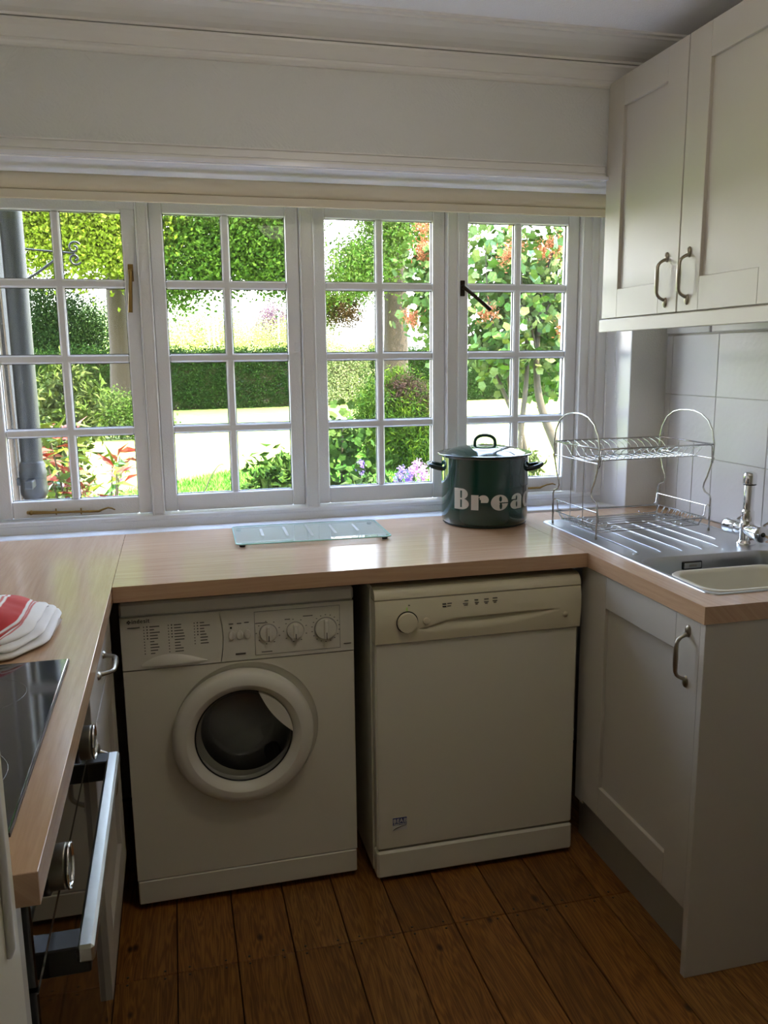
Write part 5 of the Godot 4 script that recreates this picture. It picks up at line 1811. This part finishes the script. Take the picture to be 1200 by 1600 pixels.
	foliage(t, [[Vector3(0.02, 0.72, 0), Vector3(0.24, 0.12, 0.16), 90], [Vector3(0.20, 0.66, 0), Vector3(0.16, 0.14, 0.14), 60]], bed_spray, Color(0.14, 0.36, 0.06), Color(0.34, 0.54, 0.16), 40)
	# shaded grass at the near lawn edge, its shade put into deep green blades
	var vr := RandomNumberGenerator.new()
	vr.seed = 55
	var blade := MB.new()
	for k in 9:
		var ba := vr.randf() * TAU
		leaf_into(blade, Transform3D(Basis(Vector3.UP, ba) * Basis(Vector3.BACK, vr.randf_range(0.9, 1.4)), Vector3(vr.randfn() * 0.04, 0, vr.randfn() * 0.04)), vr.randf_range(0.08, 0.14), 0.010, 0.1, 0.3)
	var vs := []
	var vc := []
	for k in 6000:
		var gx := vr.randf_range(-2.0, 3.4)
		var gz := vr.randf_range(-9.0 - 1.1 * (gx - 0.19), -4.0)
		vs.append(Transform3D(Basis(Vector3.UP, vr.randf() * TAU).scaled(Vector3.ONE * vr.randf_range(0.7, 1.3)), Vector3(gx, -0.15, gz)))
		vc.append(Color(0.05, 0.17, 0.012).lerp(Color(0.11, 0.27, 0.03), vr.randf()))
	var shade_strip := crowd("shaded_grass", null, blade.mesh(), vs, vc, M.leaf)
	tag(shade_strip, "strip of shaded grass at the near edge of the lawn, shade coloured into the blades", "grass", "", "stuff")
	# purple flowers
	var petal := spray(22, 0.024, 0.012, 0.007, 44)
	var said := ["violet flower spikes, left clump, before the conifer bush", "pink-mauve flower spikes, right clump, before the conifer bush", "small violet flower spike rising from the fern clump"]
	var fpos := [Vector3(1.475, -0.13, -2.72), Vector3(1.56, -0.13, -2.72), Vector3(1.23, -0.13, -2.78)]
	for k in 3:
		t = thing("flowering_plant", said[k], "flowers", fpos[k], 0.0, "purple flowers below the window")
		var tops := [[0.0, 0.93, 0.0], [-0.03, 0.90, 0.02], [0.04, 0.91, 0.01], [0.02, 0.88, 0.04]] if k < 2 else [[0.0, 0.97, 0.0]]
		for q in tops:
			var top := Vector3(q[0], q[1] + (0.035 if k == 1 else 0.0), q[2])
			limb(t, [Vector3(q[0] * 0.3, 0, 0), top * 0.6, top], [0.004, 0.003, 0.002], M.bark_thin, "stem", 6)
			var fr := RandomNumberGenerator.new()
			fr.seed = 60 + k * 7 + int(q[0] * 100)
			var ps := []
			var cs := []
			for i in 9:
				ps.append(Transform3D(any_turn(fr), top + Vector3(fr.randfn() * 0.009, -0.008 * i, fr.randfn() * 0.009)))
				cs.append((Color(0.20, 0.12, 0.50) if k != 1 else Color(0.52, 0.20, 0.48)).lerp(Color(0.62, 0.48, 0.72), fr.randf() * 0.6))
			crowd("flower", t, petal, ps, cs, M.petal)
		foliage(t, [[Vector3(0.0, 0.74, 0.0), Vector3(0.07, 0.10, 0.05), 18]], bed_spray, Color(0.24, 0.34, 0.12), Color(0.42, 0.44, 0.22), 70 + k, 0.4, 0.7)
	t = thing("leafy_plant", "slim pale green plant behind the bread bin handle", "plant", Vector3(2.36, -0.13, -2.75))
	limb(t, [Vector3(0, 0, 0), Vector3(0.0, 0.5, 0), Vector3(-0.06, 0.95, 0)], [0.008, 0.006, 0.003], M.bark_thin, "stem", 8)
	foliage(t, [[Vector3(-0.05, 0.86, 0), Vector3(0.05, 0.10, 0.04), 12], [Vector3(0.04, 0.72, 0), Vector3(0.16, 0.06, 0.1), 30]], bed_spray, Color(0.30, 0.46, 0.08), Color(0.46, 0.58, 0.18), 41, 0.5, 0.8)
	# a seed stalk
	t = thing("grass_stalk", "thin arching seed stalk with a tiny yellow flower, alone against the lawn", "grass stalk", Vector3(0.28, -0.13, -2.2))
	limb(t, [Vector3(0, 0, 0), Vector3(0.0, 0.80, 0), Vector3(0.03, 0.95, 0), Vector3(0.085, 1.045, 0), Vector3(0.115, 1.06, 0)], [0.005, 0.004, 0.0034, 0.0026, 0.002], M.bark_thin, "stem", 6)
	var sd := MB.new()
	for k in 8:
		leaf_into(sd, Transform3D(Basis(Vector3.BACK, 0.4 - 0.3 * (k % 2)) * Basis(Vector3.UP, (k % 2) * 1.5), Vector3(0.06 + 0.008 * k, 1.015 + 0.006 * k, 0)), 0.026, 0.009)
	obj("seeds", sd, M.bark_thin, t)
	var yf := MB.new()
	for k in 8:
		leaf_into(yf, Transform3D(Basis(Vector3.UP, TAU * k / 8.0) * Basis(Vector3.BACK, 0.5), Vector3(0.015, 0.895, 0.01)), 0.016, 0.012)
	yf.use_col = true
	for k in yf.col.size():
		yf.col[k] = Color(0.85, 0.55, 0.02)
	obj("flower", yf, M.petal, t)

	# drainpipe and what clings to the wall
	var dp := thing("drainpipe", "black cast-iron drainpipe with a socket collar outside the leftmost casement", "drainpipe", Vector3(-0.322, -0.15, -1.075))
	var pm2 := MB.new()
	pm2.lathe([Vector2(0.0365, 0.0), Vector2(0.0365, 3.9)], 28)
	obj("pipe", pm2, M.cast_iron, dp)
	for y in [1.13, 3.0]:
		var cm := MB.new()
		cm.lathe([Vector2(0.0365, -0.005), Vector2(0.0400, 0.0), Vector2(0.0460, 0.012), Vector2(0.0460, 0.030), Vector2(0.0445, 0.034), Vector2(0.0445, 0.070), Vector2(0.0465, 0.074), Vector2(0.0465, 0.088), Vector2(0.0440, 0.093), Vector2(0.0425, 0.115), Vector2(0.0365, 0.125)], 28, Vector3(0, y, 0))
		cm.box(Vector3(-0.085, y + 0.040, -0.012), Vector3(-0.035, y + 0.068, 0.012), 0.003)
		cm.box(Vector3(-0.014, y + 0.040, 0.030), Vector3(0.014, y + 0.068, 0.112), 0.003)
		obj("socket", cm, M.cast_iron, dp)
	var vm := thing("climber_stem", "bare woody climber stem running up beside the black drainpipe", "climber", Vector3(-0.395, -0.15, -1.075))
	limb(vm, [Vector3(0.02, 0, 0), Vector3(0.012, 1.0, 0.0), Vector3(0.0, 1.5, 0.01), Vector3(-0.006, 2.0, 0.0), Vector3(-0.012, 2.6, 0.0), Vector3(-0.02, 3.4, 0.0)], [0.018, 0.015, 0.0135, 0.013, 0.012, 0.010], M.vine_bark, "stem", 12)
	limb(vm, [Vector3(0.045, 0, 0.0), Vector3(0.030, 1.2, 0.0), Vector3(0.022, 1.8, 0.004), Vector3(0.010, 2.6, 0.0)], [0.004, 0.0035, 0.003, 0.003], M.vine_bark, "stem", 8)
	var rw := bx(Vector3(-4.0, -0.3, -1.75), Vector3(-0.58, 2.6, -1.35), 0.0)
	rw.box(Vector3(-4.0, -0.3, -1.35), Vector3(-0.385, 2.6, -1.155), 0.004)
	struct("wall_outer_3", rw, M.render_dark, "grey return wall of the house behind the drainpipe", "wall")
	# scrolled bracket for a hanging basket
	var br := thing("hanging_bracket", "wrought-iron scroll bracket for a hanging basket, right of the drainpipe top", "bracket", Vector3(-0.575, 1.89, -1.72))
	var b := MB.new()
	b.box(Vector3(-0.002, -0.26, -0.012), Vector3(0.004, 0.05, 0.012), 0.001)
	b.tube([Vector3(0, 0.010, 0), Vector3(0.15, 0.008, 0), Vector3(0.385, -0.008, 0)], 0.004, 8)
	b.tube([Vector3(0, -0.24, 0), Vector3(0.12, -0.16, 0), Vector3(0.24, -0.085, 0), Vector3(0.32, -0.025, 0)], 0.0055, 8)
	for s in [1.0, -1.0]:
		var sc := []
		for k in 22:
			var a := 0.5 + k * 0.36
			var rr := 0.026 * (1.0 - k / 26.0)
			sc.append(Vector3(0.385 + cos(a) * rr, -0.008 + s * (0.022 + sin(a) * rr), 0))
		b.tube(sc, 0.0045, 8)
	obj("iron", b, M.cast_iron, br)

func build_small_tree(lobe_spray: Mesh) -> void:
	var o := Vector3(3.2, -0.15, -4.4)
	var t := thing("small_tree", "slender multi-stemmed tree with rounded leaves and rusty seed clusters, near the right casement", "tree", o)
	limb(t, [Vector3(3.55, -0.2, -4.2) - o, Vector3(3.34, 0.48, -4.31) - o, Vector3(3.16, 1.01, -4.46) - o, Vector3(3.14, 1.43, -4.54) - o, Vector3(3.23, 2.01, -4.63) - o, Vector3(3.45, 2.7, -4.7) - o], [0.055, 0.045, 0.033, 0.026, 0.018, 0.008], M.bark_thin)
	limb(t, [Vector3(2.94, -0.2, -4.4) - o, Vector3(2.97, 0.74, -4.45) - o, Vector3(3.03, 1.2, -4.5) - o, Vector3(3.06, 1.5, -4.56) - o, Vector3(3.02, 2.0, -4.6) - o, Vector3(2.96, 2.5, -4.6) - o], [0.028, 0.024, 0.020, 0.016, 0.011, 0.005], M.bark_thin, "stem")
	limb(t, [Vector3(3.10, 0.2, -4.42) - o, Vector3(2.98, 0.82, -4.46) - o, Vector3(2.91, 1.01, -4.52) - o, Vector3(2.77, 1.38, -4.63) - o, Vector3(2.62, 1.65, -4.7) - o, Vector3(2.50, 2.1, -4.7) - o], [0.024, 0.022, 0.019, 0.013, 0.009, 0.005], M.bark_thin, "stem")
	limb(t, [Vector3(2.62, 1.65, -4.7) - o, Vector3(2.40, 1.95, -4.75) - o, Vector3(2.26, 2.30, -4.8) - o], [0.009, 0.007, 0.004], M.bark_thin, "branch")
	limb(t, [Vector3(2.90, 1.04, -4.5) - o, Vector3(2.84, 1.45, -4.5) - o, Vector3(2.70, 1.80, -4.5) - o, Vector3(2.66, 2.3, -4.5) - o], [0.013, 0.010, 0.007, 0.004], M.bark_thin, "branch")
	limb(t, [Vector3(3.14, 1.45, -4.54) - o, Vector3(3.02, 1.75, -4.45) - o, Vector3(2.82, 1.98, -4.4) - o], [0.012, 0.008, 0.004], M.bark_thin, "branch")
	limb(t, [Vector3(3.17, 1.70, -4.56) - o, Vector3(3.32, 2.02, -4.5) - o, Vector3(3.46, 2.16, -4.45) - o], [0.010, 0.007, 0.004], M.bark_thin, "branch")
	var r := RandomNumberGenerator.new()
	r.seed = 81
	var shapes := []
	for k in 3:
		var m := MB.new()
		lobed_leaf(m, Transform3D.IDENTITY, 0.034 + 0.007 * k)
		shapes.append(m.mesh())
	var cols := []
	for c in [Color(0.16, 0.38, 0.05), Color(0.26, 0.46, 0.07), Color(0.40, 0.52, 0.10), Color(0.22, 0.42, 0.16)]:
		var lm := mat("leaf_green_%d" % cols.size(), (c * 0.38).linear_to_srgb(), 0.5)
		lm.backlight_enabled = true
		lm.metallic_specular = 0.25
		lm.backlight = Color(0.14, 0.20, 0.03)
		cols.append(lm)
	for k in 290:
		var d := Vector3(r.randfn(), r.randfn(), r.randfn()).normalized()
		var p := Vector3(2.98, 1.92, -4.42) + d * pow(r.randf(), 0.4) * Vector3(0.52, 0.60, 0.35)
		if k > 215:
			p = Vector3(2.78, 1.50, -4.40) + d * pow(r.randf(), 0.5) * Vector3(0.26, 0.18, 0.2)
		var lo := obj("leaf", shapes[r.randi() % 3], cols[r.randi() % 4], t)
		lo.transform = Transform3D(any_turn(r, 0.7).scaled(Vector3.ONE * r.randf_range(0.8, 1.25)), p - o)
	foliage(t, [[Vector3(3.05, 2.0, -4.75) - o, Vector3(0.60, 0.66, 0.35), 230], [Vector3(2.80, 1.50, -4.6) - o, Vector3(0.26, 0.20, 0.2), 45], [Vector3(3.35, 1.55, -4.75) - o, Vector3(0.25, 0.5, 0.25), 70], [Vector3(2.28, 1.95, -4.85) - o, Vector3(0.17, 0.50, 0.2), 70], [Vector3(3.1, 3.0, -4.6) - o, Vector3(0.8, 0.5, 0.6), 90]], lobe_spray, Color(0.16, 0.36, 0.05), Color(0.42, 0.56, 0.16), 82, 0.7, 1.0, "foliage", 0.45, 0.36)
	var bits := spray(60, 0.075, 0.030, 0.011, 83)
	for p in [Vector3(2.86, 2.31, -4.35), Vector3(2.78, 2.23, -4.35), Vector3(3.20, 2.33, -4.4), Vector3(3.11, 2.28, -4.4), Vector3(2.65, 1.80, -4.4), Vector3(2.84, 2.50, -4.4), Vector3(3.30, 1.64, -4.4), Vector3(2.22, 2.50, -4.75), Vector3(2.22, 2.34, -4.75), Vector3(2.27, 2.22, -4.75), Vector3(2.11, 1.76, -4.7)]:
		var ps := []
		var cs := []
		for i in 4:
			ps.append(Transform3D(any_turn(r), p - o + Vector3(r.randfn(), r.randfn(), r.randfn()) * 0.022))
			cs.append(Color(0.36, 0.10, 0.04).lerp(Color(0.55, 0.22, 0.10), r.randf()))
		crowd("seed_cluster", t, bits, ps, cs, M.petal)

func build_photinia() -> void:
	var o := Vector3(-0.22, -0.13, -2.1)
	var t := thing("red_leaved_shrub", "glossy shrub with long green and coral-red leaves beside the drainpipe", "shrub", o)
	var r := RandomNumberGenerator.new()
	r.seed = 95
	var tips := []
	for k in 16:
		var top := Vector3(r.randf_range(-0.26, 0.26), r.randf_range(0.78, 1.32), r.randf_range(-0.25, 0.25))
		if top.x > 0.05:
			top.y = minf(top.y, 1.12)
		limb(t, [Vector3(top.x * 0.1, 0, top.z * 0.1), Vector3(top.x * 0.55, top.y * 0.55, top.z * 0.5), top], [0.008, 0.006, 0.003], M.bark_thin, "stem", 7)
		tips.append(top)
	var shapes := []
	for k in 3:
		var m := MB.new()
		leaf_into(m, Transform3D.IDENTITY, 0.105 + 0.016 * k, 0.030 + 0.004 * k, 0.22, 0.18)
		shapes.append(m.mesh())
	var cols := []
	for c in [Color(0.20, 0.36, 0.03), Color(0.34, 0.46, 0.05), Color(0.10, 0.26, 0.03), Color(0.62, 0.10, 0.06), Color(0.60, 0.22, 0.16)]:
		var lm := mat("photinia_%d" % cols.size(), (c * 0.45).linear_to_srgb(), 0.3)
		lm.backlight_enabled = true
		lm.metallic_specular = 0.25
		lm.backlight = Color(0.16, 0.20, 0.03) if cols.size() < 3 else Color(0.26, 0.06, 0.03)
		cols.append(lm)
	for k in 290:
		var top: Vector3 = tips[r.randi() % tips.size()]
		var back := r.randf() * r.randf()
		var p := Vector3(top.x * (1.0 - back * 0.45), top.y * (1.0 - back * 0.5), top.z * (1.0 - back * 0.5)) + Vector3(r.randfn(), r.randfn(), r.randfn()) * 0.018
		var kind := r.randi() % 3
		if back < 0.10 and r.randf() < 0.55:
			kind = 3 + r.randi() % 2
		elif r.randf() < 0.16:
			kind = 3 + r.randi() % 2
		var lo := obj("leaf", shapes[r.randi() % 3], cols[kind], t)
		var out := Vector3(r.randfn(), r.randf_range(-0.3, 0.9), r.randfn()).normalized()
		var side := out.cross(Vector3(r.randfn(), r.randfn() + 2.0, r.randfn())).normalized()
		lo.transform = Transform3D(Basis(out, side.cross(out).normalized(), side), p)
